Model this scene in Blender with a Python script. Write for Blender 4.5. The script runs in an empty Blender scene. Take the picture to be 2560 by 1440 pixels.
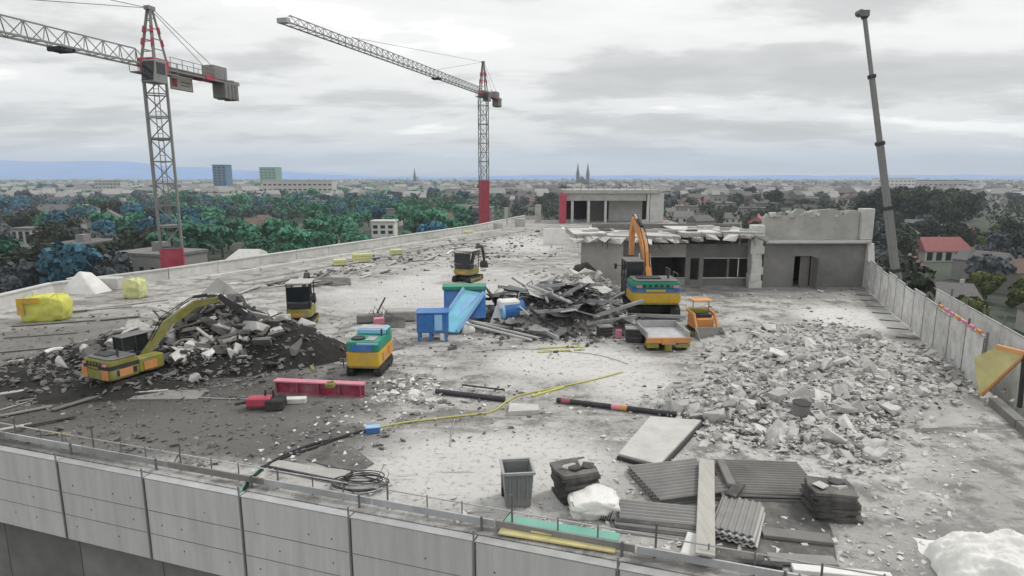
import bpy, bmesh, math, random
from mathutils import Vector, Matrix, noise
R = math.radians
random.seed(7)
scene = bpy.context.scene
col = bpy.context.collection

# ------------------------------------------------------------------ camera
F, H = 1550.0, 7.5                       # focal length in photograph pixels (2560 wide), eye height above the roof deck
P = math.atan(280 / F)
cp, sp = math.cos(P), math.sin(P)
cam_d = bpy.data.cameras.new('camera'); cam = bpy.data.objects.new('camera', cam_d); col.objects.link(cam)
cam_d.sensor_width = 36; cam_d.lens = 36 * F / 2560; cam_d.clip_end = 30000; cam_d.clip_start = 0.1
cam.location = (0, 0, H); cam.rotation_euler = (math.pi / 2 - P, 0, 0)
scene.camera = cam
GZ = -22.0                               # street level of the city

# ------------------------------------------------------------------ sky and sun
SUN_EL, SUN_AZ = 52, 60                  # degrees; azimuth clockwise from +Y
w = bpy.data.worlds.new('World'); scene.world = w; w.use_nodes = True
nt = w.node_tree; N = nt.nodes; Lk = nt.links
for n in list(N): N.remove(n)
out = N.new('ShaderNodeOutputWorld'); bg = N.new('ShaderNodeBackground'); bg2 = N.new('ShaderNodeBackground')
sky = N.new('ShaderNodeTexSky'); sky.sky_type = 'NISHITA'; sky.sun_disc = False
sky.sun_elevation = R(SUN_EL); sky.sun_rotation = R(SUN_AZ); sky.dust_density = 3
Lk.new(sky.outputs[0], bg.inputs[0]); bg.inputs[1].default_value = 0.09
tc = N.new('ShaderNodeTexCoord'); sx = N.new('ShaderNodeSeparateXYZ'); Lk.new(tc.outputs['Generated'], sx.inputs[0])
def wm(op, a, b=None, c=None):
    m = N.new('ShaderNodeMath'); m.operation = op
    for i, v in enumerate((a, b, c)):
        if v is None: continue
        if isinstance(v, (int, float)): m.inputs[i].default_value = v
        else: Lk.new(v, m.inputs[i])
    return m.outputs[0]
zz = wm('ADD', wm('MAXIMUM', sx.outputs[2], 0.0), 0.13)
cx = N.new('ShaderNodeCombineXYZ'); Lk.new(wm('DIVIDE', sx.outputs[0], zz), cx.inputs[0]); Lk.new(wm('DIVIDE', sx.outputs[1], zz), cx.inputs[1])
def wnoise(scale, detail, off, rough=.55, dist=0.0):
    mp = N.new('ShaderNodeMapping'); mp.inputs['Location'].default_value = off; Lk.new(cx.outputs[0], mp.inputs[0])
    mp.inputs['Scale'].default_value = (.62, 1.0, 1.0)
    n = N.new('ShaderNodeTexNoise'); n.inputs['Scale'].default_value = scale; n.inputs['Detail'].default_value = detail
    n.inputs['Roughness'].default_value = rough; n.inputs['Distortion'].default_value = dist
    Lk.new(mp.outputs[0], n.inputs['Vector']); return n.outputs[0]
c1 = wnoise(.75, 7, (31.7, 2.2, 0), .55, .3); c2 = wnoise(2.3, 6, (7.9, 4.1, 2), .6, .2)
cc = wm('ADD', wm('MULTIPLY', c1, .68), wm('MULTIPLY', c2, .32))
rp = N.new('ShaderNodeValToRGB'); e = rp.color_ramp.elements
e[0].position = .38; e[0].color = (.60, .60, .60, 1); e[1].position = .63; e[1].color = (1.5, 1.5, 1.49, 1)
q = e.new(.455); q.color = (.72, .72, .72, 1); q = e.new(.505); q.color = (.98, .98, .98, 1); q = e.new(.575); q.color = (1.06, 1.06, 1.06, 1)
Lk.new(cc, rp.inputs[0]); tw = N.new('ShaderNodeMix'); tw.data_type = 'RGBA'; tw.blend_type = 'MULTIPLY'; tw.inputs[0].default_value = 1; tw.inputs[7].default_value = (1.01, 1.0, .975, 1); Lk.new(rp.outputs[0], tw.inputs[6]); Lk.new(tw.outputs[2], bg2.inputs[0]); bg2.inputs[1].default_value = 1.0
mx = N.new('ShaderNodeMixShader'); mx.inputs[0].default_value = .93
Lk.new(bg.outputs[0], mx.inputs[1]); Lk.new(bg2.outputs[0], mx.inputs[2]); Lk.new(mx.outputs[0], out.inputs[0])
sd = bpy.data.lights.new('sun', 'SUN'); sd.energy = 1.5; sd.angle = R(10); sd.color = (1, .96, .9)
so = bpy.data.objects.new('sun', sd); col.objects.link(so); so.rotation_euler = (R(90 - SUN_EL), 0, R(180 - SUN_AZ + 0))
so.rotation_euler = Vector((-math.sin(R(SUN_AZ)) * math.cos(R(SUN_EL)), -math.cos(R(SUN_AZ)) * math.cos(R(SUN_EL)), -math.sin(R(SUN_EL)))).to_track_quat('-Z', 'Y').to_euler()
vs = scene.view_settings; vs.view_transform = 'Standard'; vs.look = 'None'; vs.exposure = 0.1; vs.gamma = 1; vs.use_curve_mapping = False
cy = scene.cycles; cy.use_denoising = True; cy.max_bounces = 6; cy.diffuse_bounces = 3; cy.volume_bounces = 1; cy.transparent_max_bounces = 6

# ------------------------------------------------------------------ helpers
def ray(px, py):
    u = (px - 1280) / F; v = (720 - py) / F
    return Vector((u, cp + v * sp, -sp + v * cp))
def at(px, py, z=0.0):                   # where a sight line meets a level
    d = ray(px, py); return Vector((0, 0, H)) + d * ((z - H) / d.z)
def atY(px, py, Y):                      # where it meets a given distance
    d = ray(px, py); return Vector((0, 0, H)) + d * (Y / d.y)

MATS = {}
def M(name, c, rough=.8, var=.2, scale=3.0, bump=.0, metal=0.0, rnd=0.0, dirt=0.0, dirtc=(.33, .31, .28), stretch=None, ds=1.3, spec=.3):
    m = bpy.data.materials.new(name); m.use_nodes = True; MATS[name] = m
    t = m.node_tree; n = t.nodes; l = t.links; b = n['Principled BSDF']
    b.inputs['Roughness'].default_value = rough; b.inputs['Metallic'].default_value = metal; b.inputs['Specular IOR Level'].default_value = spec
    tcn = n.new('ShaderNodeTexCoord'); vec = tcn.outputs['Object']
    if stretch:
        mp = n.new('ShaderNodeMapping'); mp.inputs['Scale'].default_value = stretch; l.new(vec, mp.inputs[0]); vec = mp.outputs[0]
    oi = n.new('ShaderNodeObjectInfo')
    no = n.new('ShaderNodeTexNoise'); no.noise_dimensions = '4D'; no.inputs['Scale'].default_value = scale; no.inputs['Detail'].default_value = 6; no.inputs['Roughness'].default_value = .62
    l.new(vec, no.inputs['Vector'])
    ml = n.new('ShaderNodeMath'); ml.operation = 'MULTIPLY'; ml.inputs[1].default_value = 37; l.new(oi.outputs['Random'], ml.inputs[0]); l.new(ml.outputs[0], no.inputs['W'])
    r = n.new('ShaderNodeValToRGB'); r.color_ramp.elements[0].position = .3; r.color_ramp.elements[1].position = .7
    r.color_ramp.elements[0].color = tuple(x * (1 - var) for x in c) + (1,); r.color_ramp.elements[1].color = tuple(min(1, x * (1 + var)) for x in c) + (1,)
    l.new(no.outputs[0], r.inputs[0]); o = r.outputs[0]
    if rnd:
        hs = n.new('ShaderNodeHueSaturation'); mr = n.new('ShaderNodeMapRange'); mr.inputs[3].default_value = 1 - rnd; mr.inputs[4].default_value = 1 + rnd
        l.new(oi.outputs['Random'], mr.inputs[0]); l.new(mr.outputs[0], hs.inputs['Value']); l.new(o, hs.inputs['Color']); o = hs.outputs[0]
    if dirt:
        d = n.new('ShaderNodeTexNoise'); d.inputs['Scale'].default_value = ds; d.inputs['Detail'].default_value = 7; d.inputs['Roughness'].default_value = .7; l.new(vec, d.inputs['Vector'])
        dr = n.new('ShaderNodeMapRange'); dr.inputs[1].default_value = .42; dr.inputs[2].default_value = .68; dr.inputs[3].default_value = 0; dr.inputs[4].default_value = dirt; l.new(d.outputs[0], dr.inputs[0])
        mi = n.new('ShaderNodeMix'); mi.data_type = 'RGBA'; l.new(dr.outputs[0], mi.inputs[0]); l.new(o, mi.inputs[6]); mi.inputs[7].default_value = dirtc + (1,); o = mi.outputs[2]
    l.new(o, b.inputs['Base Color'])
    if bump:
        bn = n.new('ShaderNodeTexNoise'); bn.inputs['Scale'].default_value = scale * 4; bn.inputs['Detail'].default_value = 5; l.new(tcn.outputs['Object'], bn.inputs['Vector'])
        bp = n.new('ShaderNodeBump'); bp.inputs['Strength'].default_value = bump; bp.inputs['Distance'].default_value = .05; l.new(bn.outputs[0], bp.inputs['Height']); l.new(bp.outputs[0], b.inputs['Normal'])
    return m

class MB:
    def __init__(s): s.v = []; s.f = []
    def add(s, vs, fs, Mx=None):
        o = len(s.v)
        s.v += [tuple(Mx @ Vector(p)) if Mx else tuple(p) for p in vs]
        s.f += [tuple(o + i for i in f) for f in fs]; return s
    def box(s, c, d, rz=0, rx=0, ry=0, top=1.0):
        x, y, z = d[0] / 2, d[1] / 2, d[2] / 2; t = top
        vs = [(-x, -y, -z), (x, -y, -z), (x, y, -z), (-x, y, -z), (-x * t, -y * t, z), (x * t, -y * t, z), (x * t, y * t, z), (-x * t, y * t, z)]
        fs = [(3, 2, 1, 0), (4, 5, 6, 7), (0, 1, 5, 4), (1, 2, 6, 5), (2, 3, 7, 6), (3, 0, 4, 7)]
        return s.add(vs, fs, Matrix.Translation(c) @ Matrix.Rotation(rz, 4, 'Z') @ Matrix.Rotation(ry, 4, 'Y') @ Matrix.Rotation(rx, 4, 'X'))
    def b2(s, a, b):                     # box from two corners
        return s.box([(a[i] + b[i]) / 2 for i in range(3)], [abs(b[i] - a[i]) for i in range(3)])
    def beam(s, a, b, w_, h_=None):
        a = Vector(a); b = Vector(b); d = b - a; L = d.length
        if L < 1e-6: return s
        h_ = h_ or w_; q = d.to_track_quat('Y', 'Z').to_matrix().to_4x4()
        x, z = w_ / 2, h_ / 2
        vs = [(-x, 0, -z), (x, 0, -z), (x, L, -z), (-x, L, -z), (-x, 0, z), (x, 0, z), (x, L, z), (-x, L, z)]
        return s.add(vs, [(3, 2, 1, 0), (4, 5, 6, 7), (0, 1, 5, 4), (1, 2, 6, 5), (2, 3, 7, 6), (3, 0, 4, 7)], Matrix.Translation(a) @ q)
    def cyl(s, a, b, r0, r1=None, n=12, cap=True):
        r1 = r0 if r1 is None else r1
        a = Vector(a); b = Vector(b); d = b - a; q = d.to_track_quat('Z', 'Y').to_matrix().to_4x4(); L = d.length
        vs = [(r0 * math.cos(2 * math.pi * i / n), r0 * math.sin(2 * math.pi * i / n), 0) for i in range(n)] + [(r1 * math.cos(2 * math.pi * i / n), r1 * math.sin(2 * math.pi * i / n), L) for i in range(n)]
        fs = [(i, (i + 1) % n, n + (i + 1) % n, n + i) for i in range(n)]
        if cap: fs += [tuple(range(n - 1, -1, -1)), tuple(range(n, 2 * n))]
        return s.add(vs, fs, Matrix.Translation(a) @ q)
    def tube(s, pts, r, n=6):
        pts = [Vector(p) for p in pts]; o = len(s.v); k = len(pts)
        for i, p in enumerate(pts):
            d = (pts[min(i + 1, k - 1)] - pts[max(i - 1, 0)]).normalized()
            u = d.cross(Vector((0, 0, 1)))
            if u.length < 1e-3: u = d.cross(Vector((1, 0, 0)))
            u.normalize(); v = d.cross(u)
            rr = r[i] if isinstance(r, (list, tuple)) else r
            s.v += [tuple(p + (u * math.cos(2 * math.pi * j / n) + v * math.sin(2 * math.pi * j / n)) * rr) for j in range(n)]
        for i in range(k - 1):
            for j in range(n):
                a = o + i * n + j; b = o + i * n + (j + 1) % n; s.f.append((a, b, b + n, a + n))
        s.f += [tuple(range(o + n - 1, o - 1, -1)), tuple(range(o + (k - 1) * n, o + k * n))]; return s
    def prx(s, poly, x0, x1):            # polygon in (y,z) extruded along x
        n = len(poly); vs = [(x0, p[0], p[1]) for p in poly] + [(x1, p[0], p[1]) for p in poly]
        return s.add(vs, [tuple(range(n)), tuple(range(2 * n - 1, n - 1, -1))] + [(i, n + i, n + (i + 1) % n, (i + 1) % n) for i in range(n)])
    def prz(s, poly, z0, z1):            # polygon in (x,y) extruded up
        n = len(poly); vs = [(p[0], p[1], z0) for p in poly] + [(p[0], p[1], z1) for p in poly]
        return s.add(vs, [tuple(range(n - 1, -1, -1)), tuple(range(n, 2 * n))] + [(i, (i + 1) % n, n + (i + 1) % n, n + i) for i in range(n)])
    def build(s, name, mat, parent=None, loc=None, rot=None, smooth=False, bevel=0, seg=1):
        me = bpy.data.meshes.new(name); me.from_pydata(s.v, [], s.f)
        bm = bmesh.new(); bm.from_mesh(me); bmesh.ops.recalc_face_normals(bm, faces=bm.faces)
        if bevel: bmesh.ops.bevel(bm, geom=[e for e in bm.edges if e.is_manifold and e.calc_face_angle(0) > .5], offset=bevel, segments=seg, affect='EDGES', clamp_overlap=True)
        bm.to_mesh(me); bm.free()
        me.materials.append(MATS[mat] if isinstance(mat, str) else mat)
        if smooth: me.polygons.foreach_set('use_smooth', [True] * len(me.polygons))
        o = bpy.data.objects.new(name, me); col.objects.link(o)
        if parent: o.parent = parent
        if loc is not None: o.location = loc
        if rot is not None: o.rotation_euler = rot
        return o
def tag(o, label=None, cat=None, group=None, kind=None):
    if cat and not kind: kind = 'thing'
    for k, v in (('label', label), ('category', cat), ('group', group), ('kind', kind)):
        if v: o[k] = v
    return o
def thing(name, label, cat, loc=(0, 0, 0), rz=0, group=None):
    o = bpy.data.objects.new(name, None); col.objects.link(o); o.location = loc; o.rotation_euler = (0, 0, rz); o.empty_display_size = .2
    return tag(o, label, cat, group)
CH = {}
def copy_tree(o, parent=None):
    kids = list(o.children); c = o.copy(); col.objects.link(c)
    if parent: c.parent = parent
    for k in kids: copy_tree(k, c)
    return c
def mesh_copy(src, name, loc, rot=(0, 0, 0), sc=1):
    o = bpy.data.objects.new(name, src.data); col.objects.link(o); o.location = loc; o.rotation_euler = rot
    o.scale = (sc, sc, sc) if isinstance(sc, (int, float)) else sc; return o
def hull(pts):
    bm = bmesh.new()
    for p in pts: bm.verts.new(p)
    r = bmesh.ops.convex_hull(bm, input=bm.verts)
    bmesh.ops.delete(bm, geom=[g for g in r['geom_interior'] if isinstance(g, bmesh.types.BMVert)], context='VERTS')
    bm.verts.index_update(); vs = [tuple(v.co) for v in bm.verts]; fs = [tuple(v.index for v in f.verts) for f in bm.faces]; bm.free(); return vs, fs
def rock(rng, flat=.5):
    return hull([Vector((rng.gauss(0, 1), rng.gauss(0, 1), rng.gauss(0, 1))).normalized() * rng.uniform(.75, 1) * .5 for _ in range(11)] if flat > .9 else
                [Vector((rng.choice((-1, 1)) * rng.uniform(.25, .5), rng.choice((-1, 1)) * rng.uniform(.2, .5), rng.choice((-1, 1)) * rng.uniform(.3, .5) * flat)) for _ in range(13)])
def inpoly(x, y, poly):
    r = False; n = len(poly)
    for i in range(n):
        a, b = poly[i], poly[(i + 1) % n]
        if (a[1] > y) != (b[1] > y) and x < (b[0] - a[0]) * (y - a[1]) / (b[1] - a[1]) + a[0]: r = not r
    return r
def pick(rng, pxpoly):
    xs = [p[0] for p in pxpoly]; ys = [p[1] for p in pxpoly]
    while True:
        x = rng.uniform(min(xs), max(xs)); y = rng.uniform(min(ys), max(ys))
        if inpoly(x, y, pxpoly): return at(x, y)

# ------------------------------------------------------------------ materials
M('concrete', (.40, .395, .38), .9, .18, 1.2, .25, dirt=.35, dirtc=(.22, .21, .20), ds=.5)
M('concrete_pale', (.55, .55, .53), .9, .15, 1.5, .2, rnd=.1, dirt=.3, dirtc=(.33, .32, .3))
M('concrete_wall', (.44, .435, .425), .88, .14, .9, .12, rnd=.06, dirt=.3, dirtc=(.32, .315, .305), ds=.8)
M('facade', (.57, .566, .556), .88, .1, 1.6, .1, rnd=.05, dirt=.4, dirtc=(.40, .393, .38), ds=1.6, stretch=(2.2, 1, .22))
M('concrete_wing_shaded', (.23, .228, .223), .9, .18, .8, .15, dirt=.4, dirtc=(.12, .118, .115), ds=.6)  # darker copy of the concrete, the building's shading put into its colour
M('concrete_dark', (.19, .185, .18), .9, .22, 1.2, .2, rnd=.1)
M('chunk', (.48, .474, .46), .92, .22, 3, .3, rnd=.28)
M('chunk_dark', (.12, .118, .115), .92, .3, 3, .3, rnd=.4)
M('soil', (.024, .0235, .023), .95, .35, 3, .5)
M('bitumen', (.045, .045, .047), .75, .35, 3, .3, rnd=.2, dirt=.35)
M('steel', (.16, .165, .17), .55, .2, 2, metal=.5, dirt=.3)
M('steel_pale', (.42, .43, .44), .5, .2, 2, metal=.4, dirt=.3, rnd=.2)
M('steel_dark', (.05, .05, .055), .6, .25, 3, metal=.3, rnd=.2)
M('crane_grey', (.25, .25, .245), .6, .12, 1.5, metal=.2)
M('crane_pale', (.42, .42, .41), .6, .12, 1.5, metal=.1)
M('crane_red', (.42, .06, .10), .55, .15, 1.5, dirt=.2)
M('red_paint', (.30, .025, .07), .55, .2, 2, dirt=.45)
M('orange_paint', (.60, .25, .07), .5, .15, 2, dirt=.35)
M('yellow_paint', (.58, .37, .03), .5, .15, 2, dirt=.4, ds=2.2)
M('olive_paint', (.22, .21, .035), .65, .25, 2, dirt=.45)
M('green_paint', (.02, .24, .15), .45, .15, 2, dirt=.22)
M('blue_paint', (.03, .15, .42), .45, .15, 2, dirt=.25)
M('cyan_paint', (.22, .60, .75), .5, .15, 2, dirt=.3)
M('skyblue_paint', (.28, .52, .80), .5, .12, 2, dirt=.25)
M('rubber', (.018, .018, .02), .8, .3, 4, .2, dirt=.5, dirtc=(.12, .115, .11))
M('glass', (.02, .024, .028), .12, .1, 2, spec=.6)
M('white_bag', (.74, .74, .72), .85, .08, 3, .3, dirt=.25)
M('yellow_bag', (.58, .58, .12), .8, .12, 3, .3, dirt=.2)
M('paleyellow_bag', (.60, .62, .30), .85, .12, 3, .3, dirt=.3)
M('wood_pale', (.42, .41, .385), .85, .15, 2, .1, stretch=(6, .6, 6), dirt=.3)
M('wood_dark', (.15, .145, .135), .85, .25, 2, .1, stretch=(6, .6, 6), rnd=.5)
M('ply_orange', (.62, .31, .12), .7, .15, 2, .1, dirt=.2)
M('ply_yellow', (.62, .56, .26), .75, .15, 2, .1, dirt=.3)
M('green_board', (.16, .42, .34), .7, .15, 2, .1, dirt=.35)
M('tarp_dark', (.085, .085, .085), .8, .3, 1.5, .2, dirt=.5)
M('sheet_grey', (.22, .22, .218), .6, .15, 2, .0, rnd=.2, dirt=.35)
M('sheet_pale', (.45, .45, .44), .6, .15, 2, .0, rnd=.15, dirt=.3)
M('bin_grey', (.20, .205, .21), .5, .12, 2, .0, dirt=.3)
M('mesh_white', (.62, .62, .61), .85, .2, 2.5, .3, rnd=.08, dirt=.45, dirtc=(.33, .33, .32))
M('cable_yellow', (.46, .46, .14), .6, .1)
M('cable_dark', (.02, .022, .024), .6, .2)
M('red_light', (.60, .22, .30), .6, .15, 2, dirt=.2)
M('opening_shade', (.03, .03, .032), .9, .2)  # near-black stands in for the shade inside holes and behind openings
M('bark', (.06, .05, .04), .95, .3, 2, .3)
M('leaf_teal', (.065, .21, .125), .8, .5, .6, rnd=.35)
M('leaf_blue', (.045, .14, .20), .8, .5, .6, rnd=.35)
M('leaf_dark', (.035, .045, .028), .85, .5, .6, rnd=.4)
M('leaf_grey', (.085, .095, .105), .85, .5, .6, rnd=.3)
M('leaf_olive', (.08, .095, .02), .85, .4, .6, rnd=.3)
M('far_pale', (.33, .325, .315), .85, .15, .8)
M('render_pale', (.50, .49, .46), .85, .12, .8, rnd=.25, dirt=.2)
M('render_grey', (.22, .216, .212), .85, .12, .8, rnd=.25, dirt=.2)
M('roof_grey', (.13, .125, .125), .85, .25, 2, rnd=.4)
M('roof_brown', (.16, .10, .085), .85, .25, 2, rnd=.3)
M('roof_red', (.27, .10, .10), .85, .25, 2, rnd=.2)
M('block_blue', (.09, .18, .30), .6, .15, .3)
M('block_green', (.18, .33, .27), .7, .15, .3)
M('church', (.10, .10, .11), .9, .15, .3)
M('hill', (.05, .26, .72), .95, .25, .004)  # blue of the distant air is put into the base colour
M('hill_far_air_blue', (.22, .44, .68), .95, .15, .003)  # paler air blue, likewise part of the base colour
# city floor
m = M('city_ground', (.06, .075, .055), .95, .45, .012)
# roof deck: patchy concrete, dirty towards the machines' tracks
m = bpy.data.materials.new('deck'); m.use_nodes = True; MATS['deck'] = m
t = m.node_tree; n = t.nodes; l = t.links; b = n['Principled BSDF']; b.inputs['Roughness'].default_value = .88; b.inputs['Specular IOR Level'].default_value = .25
tcn = n.new('ShaderNodeTexCoord')
def dn(scale, detail=7, rough=.62, stretch=None, dist=0):
    o = n.new('ShaderNodeTexNoise'); o.inputs['Scale'].default_value = scale; o.inputs['Detail'].default_value = detail; o.inputs['Roughness'].default_value = rough; o.inputs['Distortion'].default_value = dist
    if stretch:
        mp = n.new('ShaderNodeMapping'); mp.inputs['Scale'].default_value = stretch; mp.inputs['Rotation'].default_value = (0, 0, R(14)); l.new(tcn.outputs['Object'], mp.inputs[0]); l.new(mp.outputs[0], o.inputs['Vector'])
    else: l.new(tcn.outputs['Object'], o.inputs['Vector'])
    return o.outputs[0]
def dmr(v, a, b_, c, d):
    o = n.new('ShaderNodeMapRange'); o.interpolation_type = 'SMOOTHSTEP'; l.new(v, o.inputs[0])
    for i, x in enumerate((a, b_, c, d)): o.inputs[i + 1].default_value = x
    return o.outputs[0]
def dmix(f, a, c):
    o = n.new('ShaderNodeMix'); o.data_type = 'RGBA'; l.new(f, o.inputs[0])
    if isinstance(a, tuple): o.inputs[6].default_value = a + (1,)
    else: l.new(a, o.inputs[6])
    if isinstance(c, tuple): o.inputs[7].default_value = c + (1,)
    else: l.new(c, o.inputs[7])
    return o.outputs[2]
def dmath(op, a, c):
    o = n.new('ShaderNodeMath'); o.operation = op; o.use_clamp = True
    for i, v in enumerate((a, c)):
        if isinstance(v, (int, float)): o.inputs[i].default_value = v
        else: l.new(v, o.inputs[i])
    return o.outputs[0]
def blob(c, r, soft=.5, wob=.5):         # a ragged stain round a spot of the deck
    mp = n.new('ShaderNodeMapping'); mp.vector_type = 'POINT'; l.new(tcn.outputs['Object'], mp.inputs[0])
    mp.inputs['Scale'].default_value = (1 / r[0], 1 / r[1], 0); mp.inputs['Location'].default_value = (-c[0] / r[0], -c[1] / r[1], 0)
    ln = n.new('ShaderNodeVectorMath'); ln.operation = 'LENGTH'; l.new(mp.outputs[0], ln.inputs[0])
    ad = n.new('ShaderNodeMath'); ad.operation = 'MULTIPLY_ADD'; l.new(dn(.45, 8, .7), ad.inputs[0]); ad.inputs[1].default_value = -2 * wob; l.new(ln.outputs['Value'], ad.inputs[2])
    return dmr(ad.outputs[0], 1 - wob - soft, 1 - wob + .12, 1, 0)
colr = dmix(dmr(dn(.22, 8, .65), .38, .62, 0, 1), (.33, .323, .31), (.48, .474, .46))
colr = dmix(dmr(dn(.9, 8, .72), .46, .62, 0, .9), colr, (.16, .155, .147))
colr = dmix(dmr(dn(.5, 8, .7, (.35, 1.5, 1)), .53, .62, 0, .75), colr, (.14, .136, .13))
colr = dmix(dmr(dn(.33, 8, .66), .60, .68, 0, .8), colr, (.60, .597, .585))
for c, r, k, cl in (((-14.0, 20.8), (10.5, 6.2), .95, (.075, .073, .07)), ((-15, 21.6), (4.8, 2.4), .95, (.03, .03, .029)), ((-8.0, 18.0), (4.6, 3.0), .85, (.12, .116, .11)), ((-5.6, 16.6), (3.2, 1.7), .8, (.11, .107, .102)), ((-10.5, 17.2), (4.5, 2.0), .8, (.13, .127, .12)), ((-21, 26.5), (9.5, 7), .85, (.15, .146, .138)), ((-5.5, 21.8), (2.2, 2.4), .5, (.16, .155, .15)), ((7.5, 30), (4, 5), .45, (.2, .195, .19)), ((2, 33), (6, 6), .5, (.22, .215, .205)), ((10.5, 10.5), (5, 3.5), .5, (.27, .265, .26)), ((18, 40), (8, 3), .55, (.2, .195, .19)),
                    ((-6, 39.5), (7.5, 7), .7, (.56, .557, .55)), ((2.6, 42), (3, 9), .6, (.56, .557, .55)), ((2.2, 24.6), (4.2, 2.8), .9, (.57, .567, .555)), ((4.5, 21.8), (2.2, 2.2), .8, (.58, .577, .565)), ((-.6, 15.2), (4.6, 2.7), .85, (.56, .557, .545)), ((18.3, 32.5), (3.2, 3.6), .9, (.64, .637, .625)), ((-4, 45), (6, 9), .6, (.58, .58, .57)), ((1.5, 70), (5, 10), .6, (.62, .62, .61)), ((9.3, 15.8), (2.6, 1.8), .6, (.6, .6, .59))):
    colr = dmix(dmath('MULTIPLY', blob(c, r), k), colr, cl)
colr = dmix(dmr(dn(5, 7, .75), .52, .66, 0, .7), colr, (.13, .126, .12))
colr = dmix(dmr(dn(1.6, 8, .75, (.25, 2.2, 1)), .58, .64, 0, .6), colr, (.12, .117, .112))
colr = dmix(dmr(dn(3.1, 7, .7), .60, .70, 0, .5), colr, (.62, .62, .6))
l.new(colr, b.inputs['Base Color'])
bp = n.new('ShaderNodeBump'); bp.inputs['Strength'].default_value = .5; bp.inputs['Distance'].default_value = .08; l.new(dn(2.5, 9, .7), bp.inputs['Height']); l.new(bp.outputs[0], b.inputs['Normal'])

# ------------------------------------------------------------------ ground, hills, deck
MB().add([(-14000, -3000, GZ), (14000, -3000, GZ), (14000, 15000, GZ), (-14000, 15000, GZ)], [(0, 1, 2, 3)]).build('ground', 'city_ground')['kind'] = 'structure'
def ridge(name, mat, Y, prof, seed, depth=900):
    mb = MB(); k = 160; pts = []
    for i in range(k + 1):
        px = -900 + i * (4400 / k)
        py = prof[-1][1]
        for a, b_ in zip(prof, prof[1:]):
            if a[0] <= px <= b_[0]: tt = (px - a[0]) / (b_[0] - a[0]); tt = tt * tt * (3 - 2 * tt); py = a[1] + (b_[1] - a[1]) * tt
        if px < prof[0][0]: py = prof[0][1]
        p = atY(px, py, Y); p.z += noise.noise(Vector((px * .012, seed, 0))) * .0022 * Y + noise.noise(Vector((px * .05, seed, 3))) * .0007 * Y
        pts.append(p)
    vs = []
    for j, (dy, s) in enumerate(((-depth, 0), (-depth * .45, .62), (0, 1), (depth, .3))):
        for p in pts: vs.append((p.x, p.y + dy, GZ - 5 + (p.z - GZ + 5) * s))
    fs = [(j * (k + 1) + i, j * (k + 1) + i + 1, (j + 1) * (k + 1) + i + 1, (j + 1) * (k + 1) + i) for j in range(3) for i in range(k)]
    mb.add(vs, fs).build(name, mat, smooth=True)['kind'] = 'structure'
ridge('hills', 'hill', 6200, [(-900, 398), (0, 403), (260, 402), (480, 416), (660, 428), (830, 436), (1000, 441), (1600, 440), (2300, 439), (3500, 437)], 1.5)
ridge('far_hills', 'hill_far_air_blue', 9500, [(-900, 412), (200, 410), (700, 428), (1000, 436), (1500, 437), (2000, 438), (2600, 434), (3500, 430)], 8.5, 1500)

WD = Vector((.951, -.309, 0)).normalized(); WN = Vector((WD.y, -WD.x, 0))          # wall line, and outwards normal (towards the camera)
W0 = Vector((-9.27, 14.87, 0)) + WN * .28
DECK = [(-29.61, 21.45), (12.19, 7.86), (25.6, 45.2), (27, 108), (2.0, 108), (-5.2, 86.5), (-25.6, 45.3), (-29.6, 39)]
MB().prz(DECK, -.4, 0).build('roof_deck', 'deck')['kind'] = 'structure'
body = [(p[0] * .985 + (.1 if p[0] < 0 else -.1), p[1] + .35) for p in DECK]
body[3] = (26.5, 107.6); body[4] = (2.3, 107.6)
tag(MB().prz(body, GZ, -.404).build('building_block', 'concrete_wall'), 'tall concrete building whose stripped roof carries the demolition site', 'building')

# ------------------------------------------------------------------ facade wall along the near edge
ang = math.atan2(WD.y, WD.x)
t = thing('facade_wall', 'grey concrete panel wall below the near edge of the roof deck', 'wall', W0 + Vector((0, 0, -.1)), ang)
for k in range(-7, 8):
    x0 = k * 3.0
    if x0 + 3 > 22.5: break
    MB().b2((x0 + .035, .0, -2.2), (x0 + 2.965, .22, .05 + .012 * (k % 3))).build('wall_panel', 'facade', t, bevel=.012)
    MB().b2((x0 - .03, .03, -2.2), (x0 + .03, .2, .03)).build('joint_strip', 'steel', t)
    MB().b2((x0 - .018, -.03, -2.15), (x0 + .018, -.004, .34)).build('slim_post', 'crane_grey', t)
    hl = MB(); rg = random.Random(k)
    for z in (-.55, -1.15, -1.75):
        for x in (.45, 1.1, 1.9, 2.5):
            if rg.random() < .45: hl.cyl((x0 + x + rg.uniform(-.06, .06), -.003, z), (x0 + x, .05, z), .022, n=7)
    tag(hl.build('tie_holes', 'opening_shade', t), kind='stuff')
    for z in (-.8, -1.45): MB().b2((x0 + .06, -.004, z - .009), (x0 + 2.94, .02, z + .009)).build('form_seam', 'concrete_dark', t)
    MB().b2((x0 + .02, -.006, .064), (x0 + 2.98, .22, .085)).build('edge_trim', 'steel_pale', t)
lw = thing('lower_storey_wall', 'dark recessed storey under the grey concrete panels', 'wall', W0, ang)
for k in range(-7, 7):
    MB().b2((k * 3, .32, -6), (k * 3 + 2.97, .5, -2.26)).build('wall_panel', 'concrete_dark', lw)  # dark concrete adds the shade of the recess to the wall colour
MB().b2((-21, .02, -2.26), (21, .5, -2.203)).build('drip_edge', 'concrete_dark', lw)

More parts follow.
